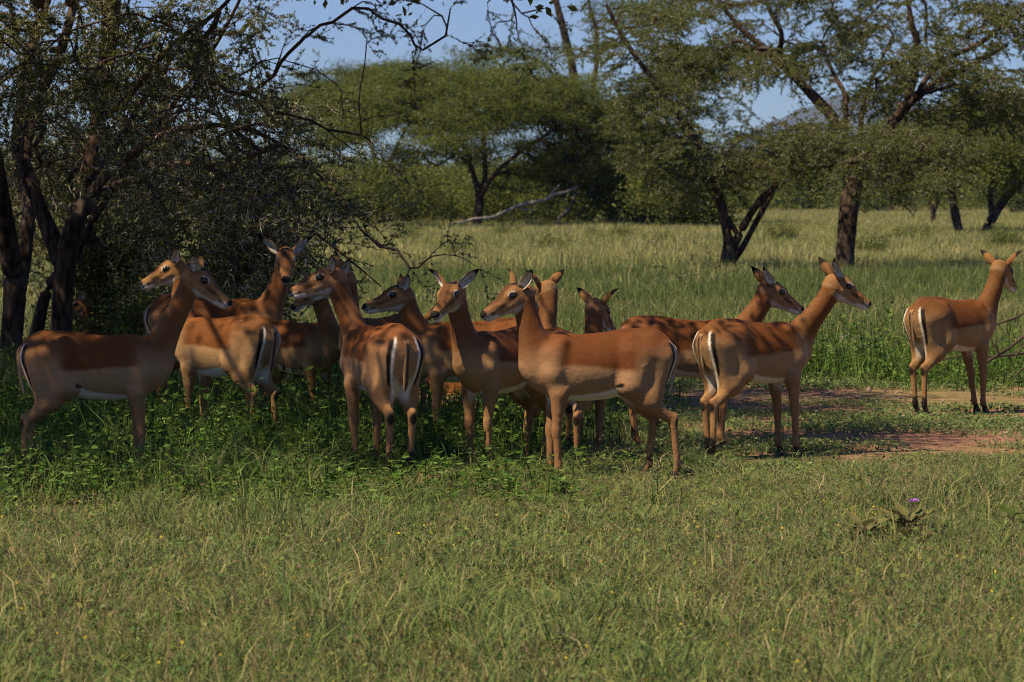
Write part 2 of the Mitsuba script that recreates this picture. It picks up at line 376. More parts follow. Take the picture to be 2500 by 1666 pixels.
    R = A([[math.cos(math.radians(yaw)), -math.sin(math.radians(yaw)), 0], [math.sin(math.radians(yaw)), math.cos(math.radians(yaw)), 0], [0, 0, 1]])
    W = lambda Q: (s * np.asarray(Q)) @ R.T + root
    tri = np.vstack([F[:, [0, 1, 2]], F[:, [0, 2, 3]]])
    from scipy.sparse import coo_matrix, diags
    e2 = np.vstack([F[:, [0, 1]], F[:, [1, 2]], F[:, [2, 3]], F[:, [3, 0]]])
    Wt = coo_matrix((np.ones(len(e2)), (e2[:, 0], e2[:, 1])), (len(V), len(V))).tocsr(); Wt = ((Wt + Wt.T) > 0).astype(float)
    Wt = diags(1 / np.maximum(np.asarray(Wt.sum(1)).ravel(), 1)) @ Wt
    for f in (.5, -.53) * 4: V = V + f * (Wt @ V - V)
    skin = W(V)
    scene[key + '__body'] = mikit.ply((skin, tri), 'mat_coat', smooth=True, color=np.clip(col, .004, .85))
    # eyes
    for e in (1, -1):
        m = trimesh.creation.icosphere(2, .0172)
        m.vertices = m.vertices * A([1.28, .8, .92])
        v = H(.084, e * .0435, .0115) + HS * m.vertices[:, :1] * HX + HS * m.vertices[:, 1:2] * HY + HS * m.vertices[:, 2:] * HZ
        scene[key + '__' + ('eye' if e > 0 else 'eye_001')] = mikit.ply((W(v), m.faces), 'mat_eye', smooth=True)
    # ears
    EX = unit(A([HX[0], HX[1], HX[2] * .45])); EZ = np.cross(EX, HY)
    for i, e in enumerate((1, -1)):
        d = A((ears or ((-.15, .90, .64), (-.15, .90, .64)))[i], float)
        face = A([.75, .65, -.1])
        if len(d) > 3: face, d = d[3:], d[:3]
        d = unit(d[0] * EX + e * d[1] * HY + d[2] * EZ)
        f = face[0] * EX + e * face[1] * HY + face[2] * EZ
        f = unit(f - (f @ d) * d); w = np.cross(d, f)
        o = H(.022, e * .036, .026)
        nu, nv = 15, 9
        u, v = np.meshgrid(np.linspace(0, 1, nu), np.linspace(-1, 1, nv), indexing='ij')
        wid = .0315 * np.interp(u, [0, .15, .35, .55, .75, .9, 1], [.50, .80, 1.0, .95, .62, .27, .02])
        ang = v * np.interp(u, [0, .3, .7, 1], [2.2, 1.5, 1.0, .7])
        rr = wid / np.sin(np.minimum(np.abs(ang).max(1, keepdims=True), 1.57))
        ln = .180
        def sheet(off):
            q = o + (u * ln)[..., None] * d + (np.sin(ang) * (rr + off))[..., None] * w + ((rr * .75 - np.cos(ang) * (rr + off)))[..., None] * f
            return (q - (.018 * np.sin(u * math.pi))[..., None] * f).reshape(-1, 3)
        outer, inner_ = sheet(.0028), sheet(-.0005)
        tipd = smooth(.62, .74, u + .10 * np.abs(v) ** 3).ravel()
        co = M(np.tile(C_FACE * .95, (nu * nv, 1)), C_BLACK, tipd)
        wn = rng.random((nu * nv))
        ci = np.tile(C_WHITE * .80, (nu * nv, 1)) * (.7 + .5 * wn[:, None])
        ci = M(ci, C_FACE * .35, (smooth(.25, .08, np.abs(np.abs(v) - .42)) * smooth(.1, .25, u) * smooth(.75, .55, u)).ravel() * .5)
        ci = M(ci, C_BLACK * 1.2, np.maximum(smooth(.70, .80, u + .06 * np.abs(v)), smooth(.84, .98, np.abs(v)) * smooth(.35, .6, u)).ravel())
        I = np.arange(nu * nv).reshape(nu, nv)
        q = np.stack([I[:-1, :-1], I[1:, :-1], I[1:, 1:], I[:-1, 1:]], -1).reshape(-1, 4)
        rim = np.concatenate([I[:, 0], I[-1, 1:], I[::-1, -1][1:], I[0, ::-1][1:]])
        N = nu * nv
        rq = np.stack([rim[:-1], rim[1:], rim[1:] + N, rim[:-1] + N], 1)
        fq = np.vstack([q, q[:, ::-1] + N, rq])
        scene[key + '__' + ('ear' if e > 0 else 'ear_001')] = mikit.ply((W(np.vstack([outer, inner_])), fq), 'mat_ear', smooth=True, color=np.clip(np.vstack([co, ci]), .004, .8))
    # tail
    nt, ns = 14, 12
    t = np.linspace(0, 1, nt)
    cx = np.interp(t, [0, .12, .3, .65, 1], [-.448, -.482, -.486, -.470, -.446])
    cz = np.interp(t, [0, .12, .3, .65, 1], [.815, .790, .735, .62, .50])
    cy = tail * t ** 1.5
    wy = np.interp(t, [0, .1, .4, .75, .93, 1], [.020, .019, .018, .019, .011, .002])
    wx = wy * .55
    a = np.linspace(0, 2 * math.pi, ns, endpoint=False)
    Q = np.stack([cx[:, None] - np.cos(a) * wx[:, None], cy[:, None] + np.sin(a) * wy[:, None], cz[:, None] - .25 * np.cos(a) * wx[:, None]], -1).reshape(-1, 3)
    ca = np.tile(np.cos(a), nt); tt2 = np.repeat(t, ns)
    ct = M(np.tile(C_FLANK, (nt * ns, 1)), C_WHITE, smooth(.10, -.30, ca) * smooth(.05, .25, tt2))
    ct = M(ct, C_BLACK, smooth(.80, .93, ca) * smooth(.06, .14, tt2) * smooth(1.0, .93, tt2))
    I = np.arange(nt * ns).reshape(nt, ns)
    q = np.stack([I[:-1], np.roll(I[:-1], -1, 1), np.roll(I[1:], -1, 1), I[1:]], -1).reshape(-1, 4)
    cap = np.stack([I[0, 0] + 0 * np.arange(ns - 2), I[0, 1:-1], I[0, 2:]], 1)
    scene[key + '__tail'] = mikit.ply((W(Q), np.vstack([q[:, [0, 1, 2]], q[:, [0, 2, 3]], cap])), 'mat_coat', smooth=True, color=np.clip(ct, .004, .8))
    # hooves: two claws in one mesh each
    for li in range(4):
        p = legs[li][6]
        parts = []
        for e in (1, -1):
            b = A([[-.022, -.010, 0], [-.022, .010, 0], [.040, .004, 0], [.040, -.004, 0], [-.014, -.010, .036], [-.014, .010, .036], [.014, .008, .036], [.014, -.008, .036]], float)
            b[:, 1] += e * .0105
            b += A([p[0] - .004, p[1], p[2] - .02])
            parts.append(trimesh.convex.convex_hull(trimesh.Trimesh(b)))
        m = trimesh.util.concatenate(parts)
        scene[key + '__' + ('hoof' if li == 0 else f'hoof_{li:03d}')] = mikit.ply((W(m.vertices), m.faces), 'mat_hoof')
    tag(key, label, 'antelope', 'impala herd resting in the acacia shade')
    return key
# ---------------------------------------------------------------- plants: materials and helpers
def _bark(p, n, uv):
    a = mikit.fbm(p.x * 28, p.y * 28, p.z * 7, 3)
    b = mikit.noise(p.x * 5, p.y * 5, p.z * 3)
    return mikit.mix(mikit.mix((.020, .014, .010), (.085, .060, .044), mikit.smoothstep(.3, .75, a)), (.12, .095, .078), mikit.smoothstep(.62, .8, b) * .6)
scene['mat_bark'] = {'type': 'bumpmap', 'b': mikit.proc(lambda p, n, uv: .02 * mikit.fbm(p.x * 30, p.y * 30, p.z * 8, 3), 3e-3), 'bsdf': {'type': 'principled', 'base_color': mikit.proc(_bark), 'roughness': .9, 'specular': .15}}
scene['mat_twig'] = {'type': 'principled', 'base_color': mikit.proc(lambda p, n, uv: mikit.mix((.026, .018, .013), (.085, .062, .046), mikit.noise(p.x * 9, p.y * 9, p.z * 9))), 'roughness': .85, 'specular': .2}
scene['mat_pale_wood'] = {'type': 'principled', 'base_color': mikit.proc(lambda p, n, uv: mikit.mix((.16, .14, .12), (.42, .38, .34), mikit.fbm(p.x * 9, p.y * 9, p.z * 9, 3))), 'roughness': .9, 'specular': .15}
scene['mat_thorn'] = {'type': 'principled', 'base_color': {'type': 'rgb', 'value': [.62, .58, .50]}, 'roughness': .5}
def leafmat(trans, rough=.55, spec=.35):
    return {'type': 'principledthin', 'base_color': {'type': 'mesh_attribute', 'name': 'vertex_color'}, 'roughness': rough, 'diff_trans': trans, 'spec_trans': 0.0, 'eta': 1.4}
scene['mat_leaf'] = leafmat(.95)
scene['mat_grass'] = leafmat(.6)

def frame_of(t):
    t = unit(t)
    a = np.where(np.abs(t[:, 2:3]) < .9, np.array([[0, 0, 1.0]]), np.array([[1.0, 0, 0]]))
    u = unit(np.cross(a, t))
    return u, np.cross(t, u)
def tubes(paths, sides=5):
    """Joined tubes along (points, radii) polylines."""
    VV, FF, at0 = [], [], 0
    for p, r in paths:
        p = np.asarray(p, float); r = np.broadcast_to(np.asarray(r, float), (len(p),))
        u, v = frame_of(np.gradient(p, axis=0))
        n = sides
        a = np.arange(n) * 2 * math.pi / n
        V = p[:, None] + r[:, None, None] * (np.cos(a)[None, :, None] * u[:, None] + np.sin(a)[None, :, None] * v[:, None])
        I = np.arange(len(p) * n).reshape(len(p), n) + at0
        q = np.stack([I[:-1], np.roll(I[:-1], -1, 1), np.roll(I[1:], -1, 1), I[1:]], -1).reshape(-1, 4)
        VV.append(V.reshape(-1, 3)); FF.append(q); at0 += len(p) * n
    return np.vstack(VV), np.vstack(FF)
def spline(pts, step=.12):
    pts = np.asarray(pts, float)
    s = np.concatenate([[0], np.cumsum(np.linalg.norm(np.diff(pts[:, :3], axis=0), axis=1))])
    n = max(3, int(s[-1] / step) + 1)
    return PchipInterpolator(s, pts)(np.linspace(0, s[-1], n))
def rough_tube(pts, rad, sides=11, step=.07, amp=.16, seed=0):
    """A trunk: the tube along a spline with ridged bark and a flared, uneven outline."""
    P4 = spline(np.column_stack([pts, rad]), step)
    V, F = tubes([(P4[:, :3], P4[:, 3])], sides)
    c = np.repeat(P4[:, :3], sides, 0); r = np.repeat(P4[:, 3], sides)
    n1 = meshkit.fbm(V * [5, 5, 2.2] + seed, 3, seed=2) - .5
    n2 = meshkit.noise(V * [22, 22, 5] + seed, seed=4) - .5
    return c + (V - c) * (1 + 2 * amp * n1 + amp * n2)[:, None], F
def quads(c, a, b):
    """Leaf-shaped four-cornered blades: centres c, half length vectors a, half width vectors b."""
    V = np.stack([c - a, c + b - .1 * a, c + a, c - b - .1 * a], 1).reshape(-1, 3)
    return V, np.arange(len(V)).reshape(-1, 4)
def rand_dirs(rng, n):
    return unit(rng.normal(size=(n, 3)))
def instance(key, group, m):
    scene[key] = {'type': 'instance', 'g': {'type': 'ref', 'id': group}, 'to_world': TF(m)}
def matrix_of(pos, xdir, up, sc):
    x = unit(xdir); y = unit(np.cross(up, x)); z = np.cross(x, y)
    m = np.eye(4); m[:3, 0], m[:3, 1], m[:3, 2], m[:3, 3] = x * sc, y * sc, z * sc, pos
    return m

# ---------------------------------------------------------------- acacia sprays
def green(rng, n):
    t, d = rng.random((n, 1)), rng.random((n, 1))
    a, b, y = (.070, .098, .028), (.150, .182, .052), (.21, .215, .072)
    c = np.array(a) * (1 - t) + np.array(b) * t
    return np.where(d > .93, np.array(y), c)
def near_spray(k, leafy=1.0, thorn=.0016, tuft=.0125, length=.62, gap=.13):
    rng = np.random.default_rng(500 + k)
    paths, tips = [], []
    def twig(p0, d, L, r):
        n = max(4, int(L / .045)); p = [p0]; dd = d
        for i in range(n):
            dd = unit(dd + rng.normal(size=3) * .16 + np.array([0, 0, -.02])); p.append(p[-1] + dd * L / n)
        p = np.array(p); paths.append((p, np.linspace(r, r * .45, len(p)))); return p, dd
    p, d = twig(np.zeros(3), np.array([1.0, 0, 0]), length, .0046)
    for j in range(7):
        f = rng.uniform(.12, .95); i = int(f * (len(p) - 1)); side = 1 if j % 2 else -1
        dd = unit(np.array([.75, side * rng.uniform(.45, 1.0), rng.normal() * .35]))
        q, _ = twig(p[i], dd, length * rng.uniform(.22, .55) * (1.15 - .5 * f), .0030)
        if rng.random() < .7:
            i2 = int(rng.integers(1, len(q) - 1))
            twig(q[i2], unit(np.array([.8, -side * rng.uniform(.2, .9), rng.normal() * .5])), length * .18, .0022)
    C, A_, B_ = [], [], []; TH = []
    for pp, rr in paths:
        L = np.linalg.norm(np.diff(pp, axis=0), axis=1).sum()
        m = max(2, int(L / .024 * leafy)); tt = rng.random(m)
        i = np.minimum((tt * (len(pp) - 1)).astype(int), len(pp) - 2); f = (tt * (len(pp) - 1) - i)[:, None]
        base = pp[i] * (1 - f) + pp[i + 1] * f
        for rep in range(4):
            d = unit(rand_dirs(rng, m) + np.array([.3, 0, .35])); w = unit(np.cross(d, rand_dirs(rng, m)))
            l = tuft * rng.uniform(.75, 1.35, (m, 1))
            C.append(base + d * l * 1.05); A_.append(d * l); B_.append(w * l * .42)
        mt = max(1, int(L / gap)); tt = rng.random(mt); i = np.minimum((tt * (len(pp) - 1)).astype(int), len(pp) - 2)
        for ii in i:
            dirn = unit(pp[ii + 1] - pp[ii]); s = unit(np.cross(dirn, rng.normal(size=3)))
            for sg in (1, -1):
                TH.append((np.array([pp[ii], pp[ii] + unit(s * sg + .35 * dirn) * rng.uniform(.035, .062)]), np.array([thorn, thorn * .25])))
    C, A_, B_ = np.vstack(C), np.vstack(A_), np.vstack(B_)
    lv, lf = quads(C, A_, B_)
    col = np.repeat(green(rng, len(C)), 4, 0)
    return {'leaves': mikit.ply((lv, lf), 'mat_leaf', color=col), 'twigs': mikit.ply(tubes(paths, 4), 'mat_twig'), 'thorns': mikit.ply(tubes(TH, 3), 'mat_thorn')}
def far_spray(k, n=120, leaf=.034, size=(.55, .5, .17)):
    rng = np.random.default_rng(700 + k)
    u = rand_dirs(rng, n) * rng.random((n, 1)) ** .45
    c = u * np.array(size) + np.array([size[0] * .6, 0, 0])
    d = unit(rand_dirs(rng, n) * np.array([1, 1, .55])); w = unit(np.cross(d, rand_dirs(rng, n)))
    l = leaf * rng.uniform(.6, 1.4, (n, 1))
    lv, lf = quads(c, d * l, w * l * .5)
    return {'leaves': mikit.ply((lv, lf), 'mat_leaf', color=np.repeat(green(rng, n), 4, 0))}
SPRAYS = {}
def sprays(kind):
    if kind not in SPRAYS:
        SPRAYS[kind] = []
        for k in range(4):
            g = {'near': lambda: near_spray(k, .95), 'sparse': lambda: near_spray(10 + k, .42, .0016, .0125, .85), 'mid': lambda: near_spray(20 + k, .85, .0022, .0175, .85, .15),
                 'far': lambda: far_spray(k), 'wide': lambda: far_spray(20 + k, 150, .049, (.8, .75, .24)), 'bush': lambda: far_spray(40 + k, 130, .055, (.6, .6, .42)),
                 'crown': lambda: far_spray(80 + k, 300, .036, (.62, .6, .16))}[kind]()
            name = f'spray_{kind}_{k}'
            scene[name] = {'type': 'shapegroup', **g}
            SPRAYS[kind].append(name)
    return SPRAYS[kind]

def grow(key, stems, points, kind, tip=.006, seed=0, up=.25, spray_scale=1.0, bark='mat_bark', twig='mat_bark', order=None, limit_r=1.0, extra=1, flat=.0, sides=5, droop=0.0, high=None, high_kind=None, low_z=0.0):
    """A tree: given stems (points, radii), branches that reach every point in 'points', a spray of foliage on each."""
    rng = np.random.default_rng(seed)
    VV, FF, n0 = [], [], 0
    pos, dirs, rad = [], [], []
    for i, (p, r) in enumerate(stems):
        v, f = rough_tube(p, r, seed=i * 3 + seed, step=.10 if np.max(r) > .05 else .15)
        VV.append(v); FF.append(f + n0); n0 += len(v)
        q = spline(np.column_stack([p, r]), .22)
        j = int(len(q) * .35) if i == 0 or q[0, 2] < .4 else 0
        t = unit(np.gradient(q[:, :3], axis=0))
        pos.append(q[j:, :3]); dirs.append(t[j:]); rad.append(q[j:, 3])
    pos, dirs, rad = list(np.vstack(pos)), list(np.vstack(dirs)), list(np.concatenate(rad))
    scene[key + '__trunk'] = mikit.ply((np.vstack(VV), np.vstack(FF)), bark, smooth=50)
    root = np.array(pos)
    points = np.asarray(points)
    d0 = cKDTree(root).query(points)[0]
    rank = np.zeros(len(points)) if order is None else np.asarray(order, float)
    o_ = np.argsort(d0 * rng.uniform(.8, 1.25, len(points)) + 1000 * rank)
    points, rank = points[o_], rank[o_]
    PA, DA = np.array(pos), np.array(dirs)
    cap = len(PA) + len(points) * 14 + 10
    PB, DB = np.zeros((cap, 3)), np.zeros((cap, 3)); m = len(PA); PB[:m], DB[:m] = PA, DA
    par = -np.ones(cap, int); cnt = np.zeros(cap)
    chains, hangs = [], []
    for pt, rk in zip(points, rank):
        e = pt - PB[:m]; L = np.linalg.norm(e, axis=1) + 1e-6
        c = L * (1.35 - .6 * (e * DB[:m]).sum(1) / L)
        if rk > 1: c = np.where((PB[:m, 2] > pt[2] + .12) | (np.arange(m) > last) & (L < .8), c, 1e9)      # hangs down from above
        else: last = m
        i = int(np.argmin(c))
        L = L[i]
        ctrl = PB[i] + DB[i] * L * .40 + rng.normal(size=3) * L * .07
        k = int(np.clip(L / .14, 2, 12))
        t = np.linspace(0, 1, k + 1)[:, None]
        q = (1 - t) ** 2 * PB[i] + 2 * (1 - t) * t * ctrl + t * t * pt
        q[1:-1] += rng.normal(size=(k - 1, 3)) * L / k * .13
        tg = unit(np.gradient(q, axis=0))
        idx = [i]
        for j in range(1, k + 1):
            PB[m], DB[m], par[m] = q[j], tg[j], idx[-1]; idx.append(m); m += 1
        chains.append(idx); hangs.append(rk > 1)
    n_root = len(PA)
    w = np.zeros(m)
    for ch in chains: w[ch[-1]] += 1
    for j in range(m - 1, n_root - 1, -1):
        w[par[j]] += w[j]
    rr = tip * np.maximum(w, 1) ** .46
    rr[:n_root] = np.maximum(rr[:n_root], 0)
    paths = []
    for ch in chains:
        r = rr[ch].copy(); r[0] = min(max(r[1], .3 * r[0]), r[1] * 1.15)
        paths.append((PB[ch], np.minimum(r, limit_r)))
    scene[key + '__branches'] = mikit.ply(tubes(paths, sides), twig, smooth=True)
    tag(key + '__branches', kind='stuff')
    names = sprays(kind); names_high = sprays(high_kind) if high else None; names_low = sprays('sparse') if low_z else None
    cen = points.mean(0)
    c = 0
    for ch, hg in zip(chains, hangs):
        p, d = PB[ch[-1]], DB[ch[-1]]
        for e in range(1 if hg else extra):
            out = unit((p - cen) * np.array([1, 1, .3]))
            x = unit(d + .6 * rand_dirs(rng, 1)[0] * (1 if e == 0 else 1.8) + out * .35 + np.array([0, 0, up]))
            x[2] *= (1 - flat); x = unit(x - np.array([0, 0, droop]))
            upv = unit(np.array([0, 0, 1.0]) + rng.normal(size=3) * .35)
            a = PB[ch[int(rng.integers(max(0, len(ch) - 4), len(ch)))]] if e else p
            c += 1
            nm = names_high if high and p[2] > high else names_low if names_low and p[2] < low_z else names
            instance(f'{key}__crown__{c:03d}', nm[int(rng.integers(4))], matrix_of(a, x, upv, spray_scale * rng.uniform(.75, 1.2) * (.7 if hg else 1)))
    sub = '__leaves' if len(scene[names[0]]) > 2 else ''
    tag(key + '__crown' + sub, kind='stuff')
    if sub and high: tag(key + '__crown', kind='stuff')
    if sub:
        tag(key + '__crown__twigs', kind='stuff'); tag(key + '__crown__thorns', kind='stuff')
# ---------------------------------------------------------------- the trees
def stem(Y, pts, dY=None):
    """pts: (px, py, diameter in photograph pixels); dY: depth offset at each point."""
    P = np.array([at(a, b, Y + (dY[i] if dY else 0)) for i, (a, b, w) in enumerate(pts)])
    return P, np.array([w / 2 * (Y + (dY[i] if dY else 0)) / FPX for i, (a, b, w) in enumerate(pts)])
def blob(rng, n, c, r, clump=0.0, seed=0):
    """Points in an ellipsoid, gathered in clumps."""
    out = []
    for tries in range(40):
        p = np.array(c) + rand_dirs(rng, 4 * n) * rng.random((4 * n, 1)) ** .4 * np.array(r)
        k = meshkit.noise(p * 1.1 + seed, seed=seed) if clump and tries < 12 else np.ones(len(p))
        out += list(p[k > clump])
        if len(out) >= n: break
    return np.array(out[:n])
def dome(rng, n, c, R, thick, fall=.42, clump=.4, seed=0, cell=.8):
    """Points in the layer of an umbrella crown: top at height c[2], falling by fall * R towards the rim."""
    out = []
    while len(out) < n:
        a = rng.random(4 * n) * 2 * math.pi; r = np.sqrt(rng.random(4 * n)) * (1 + .16 * np.sin(3 * a + seed) + .09 * np.sin(7 * a + 2 * seed))
        z = c[2] - fall * R[2] * r ** 2 - thick * rng.random(4 * n) ** 1.2 * (1 - .35 * r) + .35 * np.sin(a * 4 + 5 * r + seed) * r
        p = np.stack([c[0] + R[0] * r * np.cos(a), c[1] + R[1] * r * np.sin(a), z], 1)
        k = meshkit.noise(p * cell + seed * 3, seed=seed)
        out += list(p[k > clump])
    return np.array(out[:n])

def pads(rng, n, per, sampler, rad=.9, thick=.10, gap=.75, tilt=.12):
    """Flat layers of foliage: n pads, each a thin disc of points."""
    cand = sampler(rng, n * 12); C = []
    for c in cand:
        if all(np.linalg.norm((c - q) * [1, 1, 2.4]) > gap for q in C): C.append(c)
        if len(C) == n: break
    out = []
    for c in C:
        r = rad * rng.uniform(.6, 1.25); a = rng.random(per) * 2 * math.pi; d = np.sqrt(rng.random(per)) * r
        sl = rng.normal(size=2) * tilt
        p = np.stack([d * np.cos(a), d * np.sin(a), rng.normal(size=per) * thick], 1)
        p[:, 2] += p[:, 0] * sl[0] + p[:, 1] * sl[1] - .10 * d ** 2
        out.append(c + p)
    return np.vstack(out)

# the big acacia on the left, several stems, branches drooping to the right
Y1 = 33.0
rng = np.random.default_rng(1)
st = [stem(Y1, [(34, 985, 66), (28, 850, 58), (34, 720, 54), (22, 600, 52), (-6, 440, 46), (-40, 250, 40), (-70, 60, 32), (-80, -160, 20)], [0, 0, 0, -.2, -.5, -1, -1.5, -2]),
      stem(Y1, [(40, 740, 40), (62, 610, 36), (70, 520, 34), (55, 420, 30), (40, 330, 26), (60, 180, 24), (110, 20, 20), (150, -150, 14)], [0, .1, .2, .4, .8, 1.2, 1.6, 2]),
      stem(Y1 - .6, [(146, 990, 66), (148, 860, 56), (152, 700, 54), (165, 610, 52), (192, 520, 46), (214, 430, 42), (232, 350, 40), (252, 200, 42), (272, 60, 40), (290, -120, 30), (320, -260, 16)], [0, 0, 0, 0, .1, .2, .2, .3, .3, .3, .3]),
      stem(Y1 - .6, [(150, 640, 46), (118, 560, 40), (84, 470, 36), (60, 380, 32), (90, 250, 28), (150, 120, 24), (190, -60, 18), (200, -180, 12)], [0, .1, .2, .4, .7, .9, 1, 1.2]),
      stem(Y1 + .8, [(70, 985, 40), (92, 800, 34), (120, 700, 28), (190, 620, 26), (215, 560, 24), (265, 475, 20), (330, 380, 17), (420, 260, 13), (520, 120, 10), (600, -30, 7)], [0, 0, 0, 0, 0, 0, -.2, -.8, -1.5, -2]),
      stem(Y1 - .5, [(240, 300, 22), (330, 215, 18), (420, 110, 14), (540, 20, 10), (640, -120, 7)], [0, -.5, -1.2, -2, -2.6]),
      stem(Y1 - .5, [(214, 440, 20), (300, 330, 17), (345, 250, 15), (400, 170, 12), (470, 70, 9)], [0, .4, .8, 1.2, 1.6]),
      stem(Y1 - .5, [(222, 470, 22), (330, 370, 18), (440, 315, 15), (560, 305, 12), (680, 350, 9), (800, 450, 6), (880, 560, 4)], [0, -.6, -1.4, -2.2, -3.0, -3.6, -4]),
      stem(Y1 - .5, [(210, 520, 20), (300, 445, 17), (420, 440, 14), (540, 480, 11), (660, 560, 8), (760, 660, 5)], [0, .5, 1, 1.4, 1.6, 1.6]),
      stem(Y1 - .5, [(218, 480, 18), (320, 400, 15), (450, 400, 13), (600, 450, 10), (730, 540, 8), (860, 640, 5), (930, 700, 3)], [0, -.5, -1.4, -2.4, -3.2, -4, -4.4]),
      (np.array([[-3.9, 32.7, 3.4], [-3.0, 31.2, 4.3], [-1.8, 29.6, 4.7], [-.7, 28.2, 4.75], [.3, 27.4, 4.6]]), np.array([.05, .042, .03, .02, .008])),
      (np.array([[-4.2, 32.9, 3.4], [-4.6, 30.5, 4.4], [-4.6, 27.5, 4.9], [-4.4, 24.0, 4.9], [-4.1, 20.8, 4.5]]), np.array([.055, .045, .036, .024, .010])),
      (np.array([[-4.2, 32.9, 3.4], [-3.4, 30.0, 4.5], [-2.4, 26.6, 4.8], [-1.9, 23.0, 4.7]]), np.array([.05, .04, .028, .010])),
      (np.array([[-5.0, 32.6, 3.6], [-6.4, 30.0, 4.5], [-7.4, 27.0, 4.8], [-8.0, 23.0, 4.6]]), np.array([.05, .04, .028, .010]))]
pts = []
# canopy overhead
cand = dome(rng, 3000, (-5.8, 25.7, 5.9), (5.2, 6.8, 6), 1.1, fall=.20, clump=.36, seed=2)
pts.append(cand[:430])
# the drooping skirt on the right: arcs from the stems outwards and down
def arc_points(n, px, py, Y):
    q = []
    for i in range(n):
        q.append(at(rng.uniform(*px), rng.uniform(*py), rng.uniform(*Y)))
    return np.array(q)
sk = np.vstack([arc_points(75, (300, 800), (10, 330), (28.5, 34)), arc_points(100, (480, 880), (240, 480), (28, 32.5)), arc_points(80, (560, 940), (450, 640), (28, 32)),
                arc_points(30, (260, 560), (330, 600), (30, 34.5)), arc_points(110, (-80, 400), (-60, 400), (32.8, 36)), arc_points(22, (-80, 330), (-60, 250), (29.5, 32.0)), arc_points(70, (-60, 330), (330, 620), (34.0, 36.8))])
# a ragged right outline
X, Yd, Z = sk.T
ok = X < np.interp(Z, [1.0, 1.5, 2.0, 2.6, 3.0, 3.4], [-1.55, -1.75, -2.0, -2.15, -2.3, -2.2]) + .35 * (meshkit.noise(np.stack([Yd * .9, Z * 2.3, 0 * Z], 1), seed=8) - .5)
pts.append(sk[ok])
hang = [(640, 150, 30), (690, 120, 29.5), (745, 90, 29), (800, 55, 29), (850, 62, 29), (895, 105, 29), (930, 45, 28.6), (860, 20, 28.6), (905, 6, 28.4),
        (1012, 110, 28.0), (1040, 60, 28), (1088, 88, 28), (1100, 20, 28), (1030, 10, 28), (1215, 55, 27.7), (1262, 60, 27.7), (1300, 66, 27.7), (1190, 8, 27.7), (1250, 5, 27.7), (1330, 20, 27.7),
        (1000, 655, 28.4), (1045, 632, 28.2), (1085, 622, 28.2), (980, 690, 28.4), (1000, 740, 28.6), (930, 600, 28.6), (960, 575, 28.6), (880, 330, 29), (905, 345, 29), (880, 300, 29), (870, 370, 29.3), (820, 205, 30)]
pts.append(np.array([at(*h) for h in hang]))
pts.insert(1, arc_points(40, (600, 1420), (-390, -230), (27.0, 30.5)))
grow('acacia_tree', st, np.vstack(pts), 'near', order=np.concatenate([np.full(len(q), r) for q, r in zip(pts, (0, 0, 1, 2))]), tip=.0050, seed=3, up=-.05, twig='mat_twig', spray_scale=1.0, extra=2, droop=.12, limit_r=.05, high=3.75, high_kind='crown', low_z=2.5)
taken['acacia_tree'] = 1
tag('acacia_tree', 'big dark acacia with several thick stems and branches drooping over the herd on the left', 'acacia tree')

# right: forked acacia with a flat, thorny canopy
Y4 = 70.0
rng = np.random.default_rng(4)
st = [stem(Y4, [(1767, 700, 40), (1769, 660, 34), (1780, 605, 31), (1776, 572, 24), (1758, 490, 24), (1738, 420, 22), (1700, 340, 19), (1640, 260, 17), (1575, 170, 14), (1520, 90, 11), (1480, 10, 8)], [0, 0, 0, 0, 0, -.2, -.4, -.5, -.6, -.7, -.8]),
      stem(Y4, [(1786, 620, 22), (1812, 558, 19), (1868, 478, 19), (1935, 432, 19), (2050, 398, 15), (2130, 392, 12), (2240, 402, 8), (2320, 410, 5)], [0, 0, 0, 0, 0, -.2, -.3, -.5]),
      stem(Y4 + .4, [(1778, 655, 20), (1812, 605, 16), (1845, 545, 15), (1885, 470, 16), (1910, 420, 13), (1960, 350, 9), (2010, 300, 6)], [0, .1, .2, .4, .8, 1.2, 1.5]),
      stem(Y4, [(1800, 570, 14), (1770, 520, 12), (1752, 470, 10), (1770, 390, 9), (1820, 330, 7)], [0, .2, .5, .8, 1])]
p = [pads(rng, 30, 7, lambda r, n: dome(r, n, (at(1975, 290, Y4)[0], Y4 + .2, at(1975, 300, Y4)[2]), (2.8, 2.4, 2.6), .8, fall=.20, clump=0, seed=4), .55, .07, .62),
     pads(rng, 10, 7, lambda r, n: blob(r, n, at(1660, 270, Y4 - .3), (.85, 1.5, 1.35)), .42, .07, .55), pads(rng, 6, 6, lambda r, n: blob(r, n, at(1560, 100, Y4 - .6), (.7, 1.2, .8)), .42, .07, .55),
     pads(rng, 5, 6, lambda r, n: blob(r, n, at(1690, 430, Y4), (.8, 1.0, .3)), .4, .06, .5),
     pads(rng, 9, 7, lambda r, n: blob(r, n, at(2190, 360, Y4), (1.1, 1.3, .38)), .5, .06, .6)]
grow('acacia_tree_001', st, np.vstack(p), 'mid', tip=.0066, seed=5, up=.12, spray_scale=.9, extra=2, flat=.75, limit_r=.06)
tag('acacia_tree_001', 'acacia with a V-forked slender trunk and a flat thorny canopy, second trunk from the right of the herd', 'acacia tree')
labels['acacia_tree_001']['label'] = 'slender acacia forking low into a V, with a flat thorny canopy'

